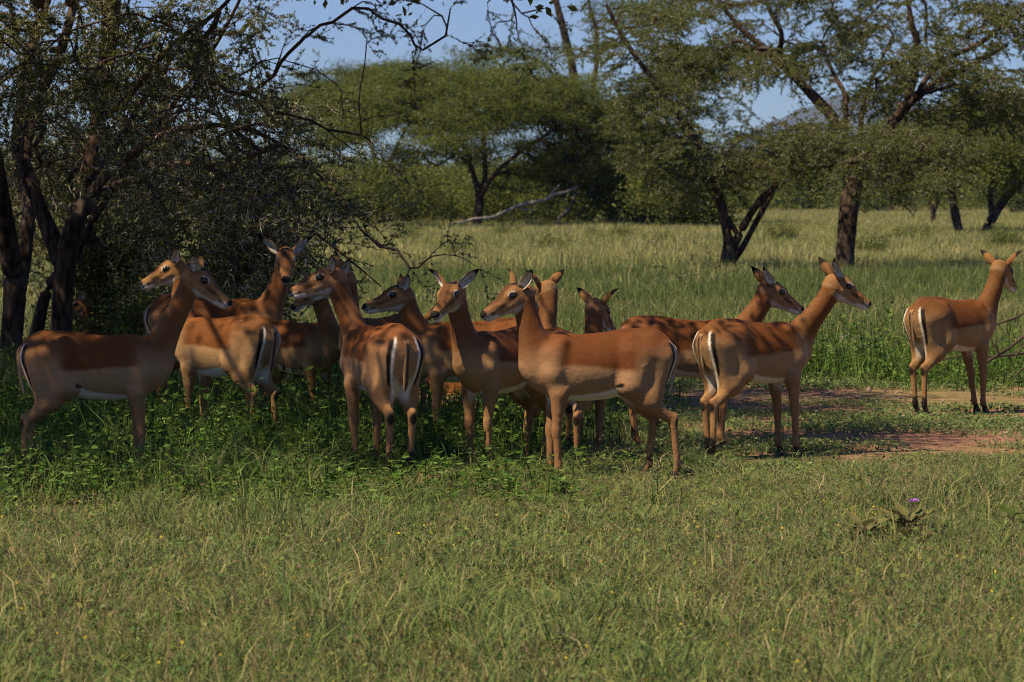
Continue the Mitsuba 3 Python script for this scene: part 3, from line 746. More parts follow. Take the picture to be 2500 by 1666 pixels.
# right: thick pale trunk
Y5 = 74.0
rng = np.random.default_rng(6)
st = [stem(Y5, [(2066, 688, 54), (2064, 640, 46), (2068, 560, 47), (2075, 490, 48), (2085, 440, 46), (2070, 370, 34), (2036, 292, 30), (1988, 237, 25), (1926, 174, 21), (1870, 125, 16), (1800, 60, 12), (1730, -40, 8)], [0] * 12),
      stem(Y5, [(2088, 450, 34), (2130, 380, 32), (2182, 298, 30), (2225, 245, 25), (2285, 205, 20), (2370, 160, 14), (2460, 110, 9)], [0, 0, .2, .4, .6, .8, 1]),
      stem(Y5, [(2190, 285, 22), (2235, 170, 20), (2240, 110, 19), (2225, 58, 16), (2214, -20, 12), (2200, -120, 8)], [0, -.2, -.4, -.5, -.6, -.8]),
      stem(Y5, [(2240, 230, 14), (2300, 150, 14), (2385, 110, 13), (2448, 62, 11), (2520, -10, 8)], [0, .3, .6, .9, 1.2]),
      stem(Y5, [(1930, 180, 16), (1903, 134, 15), (1908, 89, 13), (1877, 20, 11), (1860, -60, 8)], [0, -.3, -.6, -.8, -1]),
      stem(Y5, [(2060, 340, 16), (2064, 240, 13), (2032, 175, 10), (2010, 110, 7)], [0, .5, 1, 1.4]),
      stem(Y5, [(2100, 330, 14), (2112, 240, 11), (2150, 150, 8), (2180, 90, 6)], [0, .8, 1.4, 2])]
p = [pads(rng, 40, 8, lambda r, n: dome(r, n, (at(2090, 0, Y5)[0], Y5, 6.9), (4.2, 3.8, 4), 2.8, fall=.42, clump=0, seed=12), .70, .07, 1.0),
     pads(rng, 5, 7, lambda r, n: blob(r, n, at(1730, 170, Y5), (.9, 1.5, .6)), .55, .06, .7), pads(rng, 8, 7, lambda r, n: blob(r, n, at(2400, 215, Y5), (1.2, 1.6, .7)), .6, .06, .8), pads(rng, 5, 6, lambda r, n: blob(r, n, at(2140, 200, Y5 + 1), (1.2, 1.2, .5)), .5, .06, .8)]
grow('acacia_tree_002', st, np.vstack(p), 'mid', tip=.0066, seed=7, up=.1, spray_scale=1.0, extra=2, flat=.75, limit_r=.07)
tag('acacia_tree_002', 'tall acacia with one thick straight trunk and wide dark limbs at the upper right', 'acacia tree')

# middle: umbrella thorn
Y2 = 158.0
rng = np.random.default_rng(8)
c = at(1160, 145, Y2)
st = [stem(Y2, [(1163, 572, 32), (1165, 530, 25), (1172, 490, 22), (1160, 440, 14), (1142, 380, 11), (1120, 300, 12), (1090, 240, 8)], [0, 0, 0, 0, .5, 1, 1.4]),
      stem(Y2, [(1170, 492, 15), (1196, 440, 13), (1240, 395, 10), (1300, 350, 8), (1380, 300, 8), (1450, 260, 6)], [0, -.3, -.7, -1, -1.5, -2]),
      stem(Y2, [(1168, 480, 16), (1185, 420, 13), (1180, 340, 11), (1200, 250, 8)], [0, .4, .8, 1.2]),
      stem(Y2, [(1140, 400, 12), (1080, 330, 10), (1000, 280, 8), (920, 260, 6)], [.4, 1, 1.8, 2.4]),
      stem(Y2, [(1150, 420, 11), (1120, 340, 9), (1060, 290, 8), (980, 240, 5)], [.4, -.6, -1.2, -1.6])]
p = [pads(rng, 150, 8, lambda r, n: dome(r, n, (c[0] - .1, Y2, c[2]), (6.9, 6.0, 6), 2.5, fall=.36, clump=0, seed=20), .95, .10, .95),
     pads(rng, 26, 8, lambda r, n: blob(r, n, at(1440, 340, Y2), (2.6, 3.0, 1.6)), .9, .09, .9), pads(rng, 12, 6, lambda r, n: blob(r, n, at(1130, 360, Y2), (3.4, 2.5, .7)), .7, .08, 1.0), pads(rng, 18, 7, lambda r, n: blob(r, n, at(1360, 430, Y2 + 1), (3.0, 2.5, .8)), .8, .09, 1.0), pads(rng, 5, 7, lambda r, n: blob(r, n, at(930, 270, Y2), (2.0, 2.5, .5)), .8, .09, 1.0)]
grow('acacia_tree_003', st, np.vstack(p), 'wide', tip=.013, seed=9, up=.15, spray_scale=1.0, extra=1, flat=.8)
tag('acacia_tree_003', 'umbrella-shaped acacia with a wide green dome standing in the middle of the sunlit grass', 'acacia tree')

Y2b = 232.0
rng = np.random.default_rng(10)
c = at(930, 155, Y2b)
st = [stem(Y2b, [(925, 545, 18), (930, 470, 14), (915, 390, 11), (880, 290, 8), (830, 230, 5)], None), stem(Y2b, [(929, 470, 12), (960, 380, 9), (1020, 270, 7), (1080, 210, 4)], None)]
p = pads(rng, 55, 8, lambda r, n: dome(r, n, (c[0], Y2b, c[2]), (5.6, 5.6, 6), 1.3, fall=.30, clump=0, seed=23), 1.1, .10, 1.3)
grow('acacia_tree_004', st, p, 'wide', tip=.016, seed=11, up=.15, spray_scale=1.25, extra=1, flat=.8)
tag('acacia_tree_004', 'farther flat-topped acacia showing behind the left half of the umbrella acacia', 'acacia tree')

# tall open acacia with dark trunks against the sky
Y3 = 172.0
rng = np.random.default_rng(12)
st = [stem(Y3, [(1500, 566, 30), (1494, 500, 26), (1470, 400, 24), (1432, 300, 22), (1408, 215, 22), (1390, 130, 20), (1372, 60, 18), (1350, -30, 14), (1330, -120, 9)], None),
      stem(Y3, [(1480, 430, 16), (1462, 330, 14), (1448, 240, 13), (1456, 150, 12), (1458, 90, 11), (1440, 20, 9), (1430, -60, 6)], [0, .4, .8, 1, 1, 1, 1]),
      stem(Y3, [(1432, 300, 11), (1380, 230, 10), (1330, 160, 9), (1260, 130, 7), (1180, 112, 5)], [0, -.5, -1, -1.4, -1.8]),
      stem(Y3, [(1455, 130, 8), (1500, 100, 7), (1560, 60, 6), (1640, 20, 5), (1700, -10, 4)], [1, 1, 1, .6, .2]),
      stem(Y3, [(1500, 480, 12), (1520, 330, 10), (1570, 230, 8), (1640, 170, 6), (1690, 140, 4)], [.2, .8, 1.6, 2.2, 2.6])]
p = [pads(rng, 7, 7, lambda r, n: blob(r, n, at(1250, 130, Y3 - 1.4), (1.9, 1.8, .45)), .8, .06, 1.0), pads(rng, 12, 8, lambda r, n: blob(r, n, at(1600, 20, Y3), (2.6, 3, .9)), .9, .08, 1.1), pads(rng, 13, 8, lambda r, n: blob(r, n, at(1660, 190, Y3 + 2), (1.7, 2.5, 2.2)), .8, .08, 1.1), pads(rng, 5, 7, lambda r, n: blob(r, n, at(1350, -60, Y3), (2.4, 2.4, .5)), .9, .08, 1.0)]
grow('acacia_tree_005', st, np.vstack(p), 'far', tip=.014, seed=13, up=.15, spray_scale=1.6, extra=1, flat=.8)
tag('acacia_tree_005', 'tall thin acacia with bare dark upper trunks against the blue sky behind the umbrella acacia', 'acacia tree')

# right edge, further back
Y6 = 136.0
rng = np.random.default_rng(14)
st = [stem(Y6, [(2352, 590, 34), (2340, 560, 24), (2330, 510, 21), (2318, 440, 18), (2300, 380, 12), (2270, 320, 7)], None), stem(Y6, [(2322, 460, 12), (2360, 400, 9), (2400, 350, 6)], [0, .5, 1])]
p = [dome(rng, 300, (at(2330, 300, Y6)[0], Y6, at(2330, 285, Y6)[2]), (2.9, 2.6, 2.8), 2.0, fall=.3, clump=.36, seed=30, cell=.8)]
grow('acacia_tree_006', st, np.vstack(p), 'bush', tip=.011, seed=15, up=.1, spray_scale=.95, extra=1, flat=.2)
tag('acacia_tree_006', 'dark acacia with one curved trunk at the right, left of the double-stemmed one', 'acacia tree')
Y7 = 139.0
st = [stem(Y7, [(2398, 592, 34), (2412, 555, 26), (2440, 505, 22), (2480, 460, 17), (2540, 420, 12), (2600, 380, 8)], None), stem(Y7, [(2424, 530, 18), (2418, 480, 15), (2430, 420, 12), (2450, 350, 8)], [0, .3, .6, 1])]
p = [dome(rng, 420, (at(2500, 225, Y7)[0], Y7, at(2500, 225, Y7)[2]), (3.4, 3.2, 3.2), 3.2, fall=.35, clump=.36, seed=33, cell=.8)]
grow('acacia_tree_007', st, np.vstack(p), 'bush', tip=.011, seed=16, up=.1, spray_scale=1.0, extra=1, flat=.2)
tag('acacia_tree_007', 'acacia leaning right from a double base, dense crown cut by the right edge', 'acacia tree')
Y8 = 178.0
st = [stem(Y8, [(2280, 560, 16), (2278, 520, 11), (2266, 480, 9), (2240, 430, 6)], None), stem(Y8, [(2279, 522, 9), (2296, 480, 8), (2320, 430, 5)], None)]
p = blob(rng, 110, at(2275, 420, Y8), (1.5, 1.5, .9), .4, 31)
grow('acacia_tree_008', st, p, 'far', tip=.010, seed=17, up=.1, spray_scale=1.3, extra=1)
tag('acacia_tree_008', 'small thin-stemmed young acacia between the thick trunk and the curved one', 'acacia tree')

# ---- thickets and far bushes: one thing each
def bush(label, px, base_py, top_py, wpx, kind='bush', n=90, seed=0, stems=4, group=None, scale=1.0, low=.25, name='thorn_bush'):
    rng = np.random.default_rng(900 + seed)
    b = on_ground(px, base_py); Y = b[1]
    h = at(px, top_py, Y)[2]; w = wpx / 2 * Y / FPX
    key = numbered(name)
    S = []
    for i in range(stems):
        a = rng.uniform(0, 2 * math.pi); o = np.array([math.cos(a), math.sin(a), 0]) * w
        q = np.array([b + o * .12, b + o * .30 + [0, 0, h * .28], b + o * .5 * rng.uniform(.5, 1.3) + [0, 0, h * .6]]); q[0, 2] = -.03
        S.append((q, np.array([.05, .038, .018]) * max(.5, min(1.4, h / 3))))
    P = blob(rng, n, b + np.array([0, 0, h * (low + (1 - low) / 2)]), (w, w, h * (1 - low) / 2), .38, seed)
    grow(key, S, P, kind, tip=.010, seed=seed, up=.15, spray_scale=scale, sides=4)
    tag(key, label, 'bush', group)
FARB = 'bushes in the background thicket'
_B = [('pale airy bush with bare stems at the left foot of the umbrella acacia', 925, 560, 400, 280, 'bush', 170, 1.3),
      ('low bush right behind the trunk of the umbrella acacia', 1060, 556, 420, 260, 'bush', 130, 1.2),
      ('shaded bush under the right half of the umbrella canopy', 1275, 558, 420, 280, 'bush', 170, 1.35),
      ('dense bush left of the tall thin dark trunk', 1420, 562, 370, 260, 'bush', 180, 1.35),
      ('round bush above the pale fallen log', 1570, 566, 365, 260, 'bush', 190, 1.35),
      ('many-stemmed bush left of the V-forked acacia', 1680, 572, 395, 230, 'bush', 170, 1.2),
      ('bush framed between the arms of the V-forked acacia', 1850, 520, 395, 220, 'bush', 110, 1.5),
      ('bush left of the thick straight trunk', 1985, 522, 385, 220, 'bush', 120, 1.5),
      ('bush right of the thick straight trunk', 2160, 526, 385, 250, 'bush', 130, 1.5),
      ('far bush seen between the two curved trunks at the right', 2370, 520, 380, 220, 'bush', 110, 1.5),
      ('bush at the right edge below the leaning acacia', 2490, 530, 390, 200, 'bush', 110, 1.5),
      ('bush behind the drooping branches of the big acacia, left of the open gap', 620, 545, 365, 380, 'bush', 190, 1.5),
      ('bush far behind the stems of the big acacia', 380, 545, 335, 360, 'bush', 170, 1.5),
      ('bush far behind the leftmost stem of the big acacia', 110, 540, 325, 330, 'bush', 160, 1.5),
      ('bush showing in the gap left of the umbrella acacia', 790, 535, 412, 240, 'bush', 120, 1.4),
      ('bush directly behind the fork of the umbrella acacia', 1170, 528, 418, 330, 'bush', 140, 1.6),
      ('tall bush behind the left limb of the V-forked acacia', 1640, 535, 330, 300, 'bush', 150, 1.6)]
for i, (lb, px, by, ty, w, kd, n, sc) in enumerate(_B):
    bush(lb, px, by, ty, w, kd, n, 40 + i, stems=5, scale=sc, low=.10)
for i, (lb, px, by, ty, w) in enumerate([
      ('low scrub bush in the sunlit grass, leftmost, below and left of the umbrella acacia trunk', 1010, 610, 572, 60), ('low scrub bush just right of the foot of the umbrella acacia', 1230, 598, 566, 70),
      ('low scrub bush in the grass above the ears of the nearest impala', 1345, 640, 600, 55), ('low scrub bush in front of the tall thin dark trunk', 1495, 604, 566, 80),
      ('low scrub bush between the tall thin trunk and the V-forked acacia', 1605, 618, 586, 60), ('low scrub bush between the V-forked acacia and the thick straight trunk', 1905, 600, 560, 75),
      ('low scrub bush midway between the thick straight trunk and the curved trunks', 2215, 600, 562, 80), ('low scrub bush at the right edge above the lone impala', 2460, 625, 578, 70),
      ('tiny scrub bush in the grass above the head of the impala facing the camera', 1130, 650, 618, 45), ('low scrub bush just right of the foot of the thick straight trunk', 2120, 640, 606, 60)]):
    bush(lb, px, by, ty, w, 'bush', 22, 80 + i, stems=3, group='low scrub bushes in the sunlit grass', scale=.55, low=.05, name='scrub_bush')
# the wood that closes the view
rng = np.random.default_rng(77)
P = []
for i in range(1100):
    Y = rng.uniform(270, 620); X = rng.uniform(-.16, .16) * Y
    h = rng.uniform(2.2, 4.8) * (1 + .35 * math.sin(X * .05 + Y * .02))
    P.append((X, Y, h))
names = sprays('bush')
for i, (X, Y, h) in enumerate(P):
    for j in range(2):
        instance(f'distant_bushland__{2 * i + j + 1:03d}', names[int(rng.integers(4))], matrix_of(np.array([X, Y, h * (.28 + .42 * j)]) + rng.normal(size=3) * [.8, .8, .2], np.append(rand_dirs(rng, 1)[0][:2], 0.0), np.array([0, 0, 1.0]), h * .72))
tag('distant_bushland', 'far bushland closing the view along the horizon', 'bushland', kind='stuff')
# ---------------------------------------------------------------- grass and weeds
def blades(rng, base, hgt, wid, lean, cols, bend=.5):
    """Three-triangle blades."""
    n = len(base)
    a = rng.random(n) * 2 * math.pi
    d = np.stack([np.cos(a), np.sin(a), 0 * a], 1); s = np.stack([-np.sin(a), np.cos(a), 0 * a], 1)
    b = rng.random(n) * 2 * math.pi
    s = np.stack([np.cos(b), np.sin(b), 0 * b], 1)
    h, w, l = hgt[:, None], wid[:, None], lean[:, None]
    up = np.array([0, 0, 1.0])
    m = base + up * h * .55 + d * h * l * .30; t = base + up * h * (1 - .25 * l) + d * h * l * (.55 + bend * .4)
    V = np.stack([base - s * w / 2, base + s * w / 2, m - s * w * .42, m + s * w * .42, t], 1).reshape(-1, 3)
    o = np.arange(n)[:, None] * 5
    F = np.concatenate([o + [0, 1, 3], o + [0, 3, 2], o + [2, 3, 4]])
    return V, F, np.repeat(cols, 5, 0)
def gcol(rng, n, pal, w):
    pal = np.array(pal); i = rng.choice(len(pal), n, p=np.array(w) / sum(w))
    return 1.55 * pal[i] * rng.uniform(.75, 1.25, (n, 1)) * np.array([1, 1, 1]) + rng.normal(size=(n, 3)) * .006
def join(parts):
    VV, FF, CC, k = [], [], [], 0
    for v, f, c in parts:
        f = np.asarray(f)
        if f.shape[1] == 4: f = np.vstack([f[:, [0, 1, 2]], f[:, [0, 2, 3]]])
        VV.append(v); FF.append(f + k); CC.append(c); k += len(v)
    return np.vstack(VV), np.vstack(FF), np.clip(np.vstack(CC), .004, .8)
def plyc(parts, mat='mat_grass'):
    v, f, c = join(parts)
    return mikit.ply((v, f), mat, color=c)
def spot(rng, n, size):
    p = np.zeros((n, 3)); p[:, :2] = (rng.random((n, 2)) - .5) * size; p[:, 2] = -.01
    return p
GREENS = [(.060, .100, .032), (.098, .136, .046), (.138, .156, .058), (.21, .187, .098), (.12, .086, .055)]
def turf_tile(k):
    rng = np.random.default_rng(1000 + k); n = 1500
    b = spot(rng, n, .72)
    cl = meshkit.noise(b * 9 + k * 3.1, seed=3)
    h = rng.uniform(.035, .11, n) * (.55 + .9 * cl)
    parts = [blades(rng, b, h, rng.uniform(.0035, .0075, n), rng.uniform(.2, 1.3, n), gcol(rng, n, GREENS, [3, 4.5, 4, 1.5, .5]))]
    # tiny ground leaves
    m = 260; c = spot(rng, m, .72); c[:, 2] = rng.uniform(.01, .07, m)
    d = unit(rand_dirs(rng, m) * [1, 1, .5]); w = unit(np.cross(d, rand_dirs(rng, m) * [.3, .3, 1]))
    l = rng.uniform(.006, .016, (m, 1))
    v, f = quads(c, d * l, w * l * .6)
    parts.append((v, f, np.repeat(gcol(rng, m, [(.055, .10, .03), (.09, .13, .05), (.12, .14, .04)], [3, 2, 1]), 4, 0)))
    m = 3; c = spot(rng, m, .72); c[:, 2] = rng.uniform(.05, .10, m); d = rand_dirs(rng, m); w = unit(np.cross(d, rand_dirs(rng, m)))
    v, f = quads(c, d * .006, w * .005); parts.append((v, f, np.tile([[.62, .48, .05]], (len(v), 1))))
    return plyc(parts)
def seed_tile(k):
    """Thin flowering stems with loose brownish heads, a few long straw leaves."""
    rng = np.random.default_rng(1100 + k); parts = []
    n = 26; b = spot(rng, n, .9); h = rng.uniform(.16, .40, n)
    parts.append(blades(rng, b, h, np.full(n, .0026), rng.uniform(.1, .9, n), gcol(rng, n, [(.13, .13, .045), (.22, .17, .09)], [2, 1])))
    for i in range(n):
        m = 28
        c = b[i] + np.array([0, 0, h[i] * .92]) + rng.normal(size=(m, 3)) * [.030, .030, .055]
        d = unit(rand_dirs(rng, m) + [0, 0, .6]); w = unit(np.cross(d, rand_dirs(rng, m)))
        l = rng.uniform(.004, .011, (m, 1))
        v, f = quads(c, d * l, w * .0012)
        parts.append((v, f, np.repeat(gcol(rng, m, [(.16, .115, .075), (.20, .15, .10), (.12, .09, .06)], [2, 1, 1]), 4, 0)))
    n = 4; b = spot(rng, n, .9)
    parts.append(blades(rng, b, rng.uniform(.15, .34, n), rng.uniform(.004, .007, n), rng.uniform(.6, 1.5, n), gcol(rng, n, [(.32, .27, .14), (.20, .19, .07)], [1, 1])))
    return plyc(parts)
def tall_tile(k):
    rng = np.random.default_rng(1200 + k); n = 520
    b = spot(rng, n, 1.15)
    cl = meshkit.noise(b * 4 + k * 2.7, seed=5)
    h = rng.uniform(.12, .38, n) * (.45 + 1.0 * cl)
    parts = [blades(rng, b, h, rng.uniform(.006, .011, n), rng.uniform(.1, 1.0, n), gcol(rng, n, [(.074, .098, .034), (.108, .125, .048), (.155, .155, .064), (.23, .205, .108)], [2, 4, 3.4, 1.9]))]
    m = 100; c = spot(rng, m, 1.15); c[:, 2] = rng.uniform(.03, .18, m)
    d = unit(rand_dirs(rng, m) * [1, 1, .6]); w = unit(np.cross(d, rand_dirs(rng, m) * [.3, .3, 1])); l = rng.uniform(.010, .024, (m, 1))
    v, f = quads(c, d * l, w * l * .6)
    parts.append((v, f, np.repeat(gcol(rng, m, [(.05, .10, .03), (.08, .13, .045)], [1, 1]), 4, 0)))
    return plyc(parts)
def far_tile(k):
    rng = np.random.default_rng(1300 + k); n = 1900
    b = spot(rng, n, 3.4)
    cl = meshkit.noise(b * 1.2 + k * 2.7, seed=6)
    h = rng.uniform(.14, .42, n) * (.45 + .9 * cl)
    parts = [blades(rng, b, h, rng.uniform(.012, .026, n), rng.uniform(.05, .9, n), gcol(rng, n, [(.098, .125, .042), (.147, .164, .062), (.186, .185, .080), (.255, .232, .122)], [[3, 4, 2.2, .9], [1.4, 3.2, 3.6, 2.2]][k % 2]))]
    return plyc(parts)
def weed(rng, b, h, nl, leaf, pal, wts, parts, spread=.5):
    """One leafy stem."""
    a = rng.uniform(0, 2 * math.pi); d = np.array([math.cos(a), math.sin(a), 0]) * spread * rng.random()
    t = np.linspace(0, 1, 6)[:, None]
    p = b + t * np.array([0, 0, h]) + t ** 2 * d * h
    v, f = tubes([(p, np.linspace(.0035, .0018, 6))], 3)
    parts.append((v, f, np.tile([[.05, .08, .025]], (len(v), 1))))
    tt = rng.uniform(.2, 1.0, nl)[:, None]
    c0 = b + tt * np.array([0, 0, h]) + tt ** 2 * d * h
    o = unit(rand_dirs(rng, nl) * [1, 1, .35] + [0, 0, .12]); l = leaf * rng.uniform(.55, 1.3, (nl, 1))
    w = unit(np.cross(o, np.array([0, 0, 1.0]) + rng.normal(size=(nl, 3)) * .45))
    v, f = quads(c0 + o * l * 1.15, o * l, w * l * .52)
    parts.append((v, f, np.repeat(gcol(rng, nl, pal, wts), 4, 0)))
WG = [(.040, .082, .018), (.065, .115, .026), (.10, .15, .040)]
def weed_tile(k):
    rng = np.random.default_rng(1400 + k); parts = []
    for i in range(34):
        weed(rng, spot(rng, 1, .85)[0], rng.uniform(.08, .34), int(rng.integers(8, 18)), rng.uniform(.012, .028), WG, [3, 3, 1], parts)
    n = 90; b = spot(rng, n, .85)
    parts.append(blades(rng, b, rng.uniform(.08, .34, n), rng.uniform(.004, .008, n), rng.uniform(.2, 1.1, n), gcol(rng, n, WG, [2, 3, 2])))
    return plyc(parts)
def low_tile(k):
    """Low creeping herbs between the bare patches."""
    rng = np.random.default_rng(1500 + k); parts = []
    n = 520; c = spot(rng, n, .8); c[:, 2] = rng.uniform(.0, .06, n) * (.4 + meshkit.noise(c * 5, seed=9))
    d = unit(rand_dirs(rng, n) * [1, 1, .4]); w = unit(np.cross(d, rand_dirs(rng, n) * [.3, .3, 1])); l = rng.uniform(.008, .020, (n, 1))
    v, f = quads(c, d * l, w * l * .6)
    parts.append((v, f, np.repeat(gcol(rng, n, [(.075, .115, .045), (.10, .14, .055), (.14, .16, .07)], [3, 2, 1]), 4, 0)))
    n = 260; b = spot(rng, n, .8)
    parts.append(blades(rng, b, rng.uniform(.03, .11, n), rng.uniform(.004, .007, n), rng.uniform(.3, 1.3, n), gcol(rng, n, GREENS, [3, 4, 2, 1, .4])))
    return plyc(parts)
def tuft_tile(k):
    """Loose clumps of longer, arching leaves."""
    rng = np.random.default_rng(1600 + k); parts = []
    for i in range(7):
        n = int(rng.integers(22, 60)); b = spot(rng, 1, .9) + rng.normal(size=(n, 3)) * [.035, .035, 0]
        h = rng.uniform(.09, .26, n) * rng.uniform(.6, 1.2)
        parts.append(blades(rng, b, h, rng.uniform(.004, .008, n), rng.uniform(.3, 1.5, n), gcol(rng, n, GREENS, [3, 4, 3, [.6, 1.6][k % 2], .3]), 1.0))
    return plyc(parts)
def lush_shade_tile(k):
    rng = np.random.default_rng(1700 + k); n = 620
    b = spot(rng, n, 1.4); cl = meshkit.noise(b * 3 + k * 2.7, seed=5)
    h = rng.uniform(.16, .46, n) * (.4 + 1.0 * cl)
    return plyc([blades(rng, b, h, rng.uniform(.007, .014, n), rng.uniform(.1, 1.1, n), gcol(rng, n, [(.055, .084, .028), (.076, .106, .036), (.112, .128, .050)], [3, 3, 1]))])  # lush growth, its greens darkened partly to stand for tree shade
TILES = {}
for nm, fn, c in (('distant_green', lambda k: far_tile(2 * k), 2), ('distant_pale', lambda k: far_tile(2 * k + 1), 2), ('turf', turf_tile, 4), ('seed', seed_tile, 4), ('tall', tall_tile, 4), ('weed', weed_tile, 4), ('low', low_tile, 3), ('tuft', tuft_tile, 4), ('lush', lush_shade_tile, 3)):
    TILES[nm] = []
    for k in range(c):
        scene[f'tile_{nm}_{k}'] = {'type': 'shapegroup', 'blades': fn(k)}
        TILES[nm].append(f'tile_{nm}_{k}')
def scatter(key, tile, step, y0, y1, dens, seed, scale=(.85, 1.25), margin=1.0, hfun=None):
    rng = np.random.default_rng(seed); c = 0
    for y in np.arange(y0, y1, step):
        hw = y * .1395 + margin
        for x in np.arange(-hw, hw, step):
            X, Yy = x + rng.uniform(-.3, .3) * step, y + rng.uniform(-.3, .3) * step
            p = dens(X, Yy)
            r, a, s, zs, i = rng.random(), rng.uniform(0, 2 * math.pi), rng.uniform(*scale), rng.uniform(.8, 1.25), int(rng.integers(len(TILES[tile])))
            if r > p: continue
            c += 1
            k = math.cos(a) * s, math.sin(a) * s
            z = float(height(X, Yy)) if Yy < 100 else 0.0
            sz = s * zs * (hfun(X, Yy) if hfun else 1.0) * (.55 + .45 * min(1, p)) * (.62 + .85 * NZ(X, Yy, .9, 31))
            instance(f'{key}__{c:03d}', TILES[tile][i], np.array([[k[0], -k[1], 0, X], [k[1], k[0], 0, Yy], [0, 0, sz, z], [0, 0, 0, 1.0]]))
    return c
GRAZED = lambda x, y: 1 - .42 * float(smooth(18.6, 20.2, y) * smooth(23.5, 22.5, y) * smooth(-1.7, -1.0, x) * smooth(2.6, 1.8, x))
NZ = lambda x, y, f, s: float(meshkit.fbm(np.array([x * f, y * f, 0.0]), 3, seed=s))
BARE = lambda x, y: float(bare(np.array(x), np.array(y)))
def shade_zone(x, y):
    """Where the lush weeds grow: the damp ground below the big acacia."""
    return float(smooth(1.1, -.4, x - .05 * (y - 24)) * smooth(18.6, 23.4, y + 5.0 * (NZ(x, y, .8, 3) - .5) + .7 * smooth(-1.2, -2.4, x)) * smooth(38, 34, y))
_n = {}
_n['grass'] = scatter('grass', 'turf', .56, 12.0, 27.5, lambda x, y: (1 - .92 * BARE(x, y)) * (1 - .45 * shade_zone(x, y)) * (1 - .9 * float(smooth(.7, 1.2, x) * smooth(21.8, 23.6, y + 1.6 * (NZ(x, y, .7, 33) - .5)))), 1, hfun=GRAZED)
_n['tall'] = scatter('tall_grass', 'tall', .72, 27.0, 66.0, lambda x, y: float(smooth(26.5, 29, y) if x < .4 else smooth(33.4, 36.5, y + 5 * (NZ(x, y, .55, 2) - .5))) * float(smooth(66, 46, y + 26 * (NZ(x, y * .5, .22, 71) - .5))), 2, (.8, 1.25))
_n['low'] = scatter('creeping_herb', 'low', .62, 22.0, 36.0, lambda x, y: float(smooth(.2, .8, x)) * max(.10 + .25 * float(smooth(29, 27.5, y)), 1 - 1.0 * BARE(x, y)) * float(.55 + .45 * smooth(31.5, 33.5, y)), 3)
_gp = lambda x, y: float(smooth(.46, .54, NZ(x, y * .6, .11, 17)))
_n['far'] = scatter('distant_grass', 'distant_pale', 2.5, 44.0, 300.0, lambda x, y: (1.0 - _gp(x, y)) * float(smooth(43, 60, y + 14 * (NZ(x, y * .5, .22, 72) - .5))), 4, (.85, 1.3), 3.0)
_n['far2'] = scatter('distant_green_grass', 'distant_green', 2.5, 44.0, 300.0, lambda x, y: _gp(x, y) * float(smooth(43, 60, y)), 14, (.85, 1.3), 3.0)
_n['seed'] = scatter('seeding_grass', 'seed', .75, 12.0, 22.6, lambda x, y: (.45 + .75 * smooth(.38, .58, NZ(x, y, .6, 7))) * (1 - BARE(x, y)) * (1 - .6 * shade_zone(x, y)) * (1 - .85 * float(smooth(19.4, 20.6, y) * smooth(-1.9, -1.3, x) * smooth(3.0, 2.4, x))), 5)
_n['weed'] = scatter('leafy_weeds', 'weed', .58, 17.0, 38.0, lambda x, y: max(shade_zone(x, y), .9 * float(smooth(32, 34, y) * smooth(.8, 2, x) * smooth(.40, .55, NZ(x, y, .6, 12))), .35 * float(smooth(.52, .62, NZ(x, y, .7, 41)) * smooth(17, 20, y) * smooth(26, 24, y) * smooth(.9, .3, x))), 6, (.95, 1.4), hfun=lambda x, y: .50 + .62 * max(float(smooth(22.0, 25.0, y)), .6 * float(smooth(-1.2, -2.0, x))))
_n['tuft'] = scatter('tufted_grass', 'tuft', .62, 12.0, 25.5, lambda x, y: (.25 + .75 * float(smooth(.42, .60, NZ(x, y, .7, 51)))) * (1 - BARE(x, y)) * (1 - .9 * float(smooth(.8, 1.2, x) * smooth(21.4, 22.8, y))), 8, hfun=GRAZED)
_n['lush'] = scatter('lush_grass', 'lush', .85, 38.0, 66.0, lambda x, y: float(smooth(.50, .62, NZ(x, y, .16, 61) + .16 * smooth(2.5, 4.5, x) * smooth(66, 60, y))), 9)  # thicker on the right, where tree shade is put into the grass colour
for k, lb in (('tufted_grass', 'loose clumps of longer arching grass in the foreground'), ('lush_grass', 'lush grass patches behind the herd, painted darker partly for tree shade on the right'), ('grass', 'short olive green grass across the foreground'), ('tall_grass', 'fresh knee-high grass behind the herd'), ('creeping_herb', 'low creeping herbs between the bare red patches of the track'),
              ('distant_grass', 'sunlit yellowish green grass between the far trees'), ('distant_green_grass', 'greener patches of grass among the far trees'), ('seeding_grass', 'thin grass stems with loose brownish seed heads'), ('leafy_weeds', 'lush broad-leaved weeds in the shade around the legs of the herd')):
    tag(k, lb, 'weeds' if k == 'leafy_weeds' else 'herbs' if k == 'creeping_herb' else 'grass', kind='stuff')
# ---------------------------------------------------------------- the herd
impala('leftmost standing impala, in full profile facing right with its head held high', 240, 22.3, 9, 1.0, (466, 668), 0, -4, -32, ((0, 0), (.03, 0), (-.04, 0), (-.11, 0)), seed=1)
impala('impala resting behind the left acacia stems, only ear and part of its face showing', 318, 33.7, 180, 1.0, (212, 738), 0, 183, -20, seed=2, lie=True, grid=.011)
impala('impala standing at the back of the shade, its face turned straight to the camera', 527, 27.2, -6, 1.09, (697, 620), 0, -86, -30, seed=3, grid=.010)
impala('impala with dappled striped rump, its left-looking head behind the neck of another', 540, 25.3, 142, 1.0, (440, 650), 0, 186, -19, ((0, 0), (0, 0), (.02, 0), (-.08, 0)), seed=4)
impala('shaded impala chest-on beside the dappled rump, its face half hidden behind another head', 722, 26.2, -38, .93, (772, 692), 0, -135, -32, seed=5, grid=.010)
impala('impala in front seen from the rear, striped rump to the camera, head turned left', 925, 22.75, 112, 1.04, (824, 674), 0, 177, -13, seed=6)
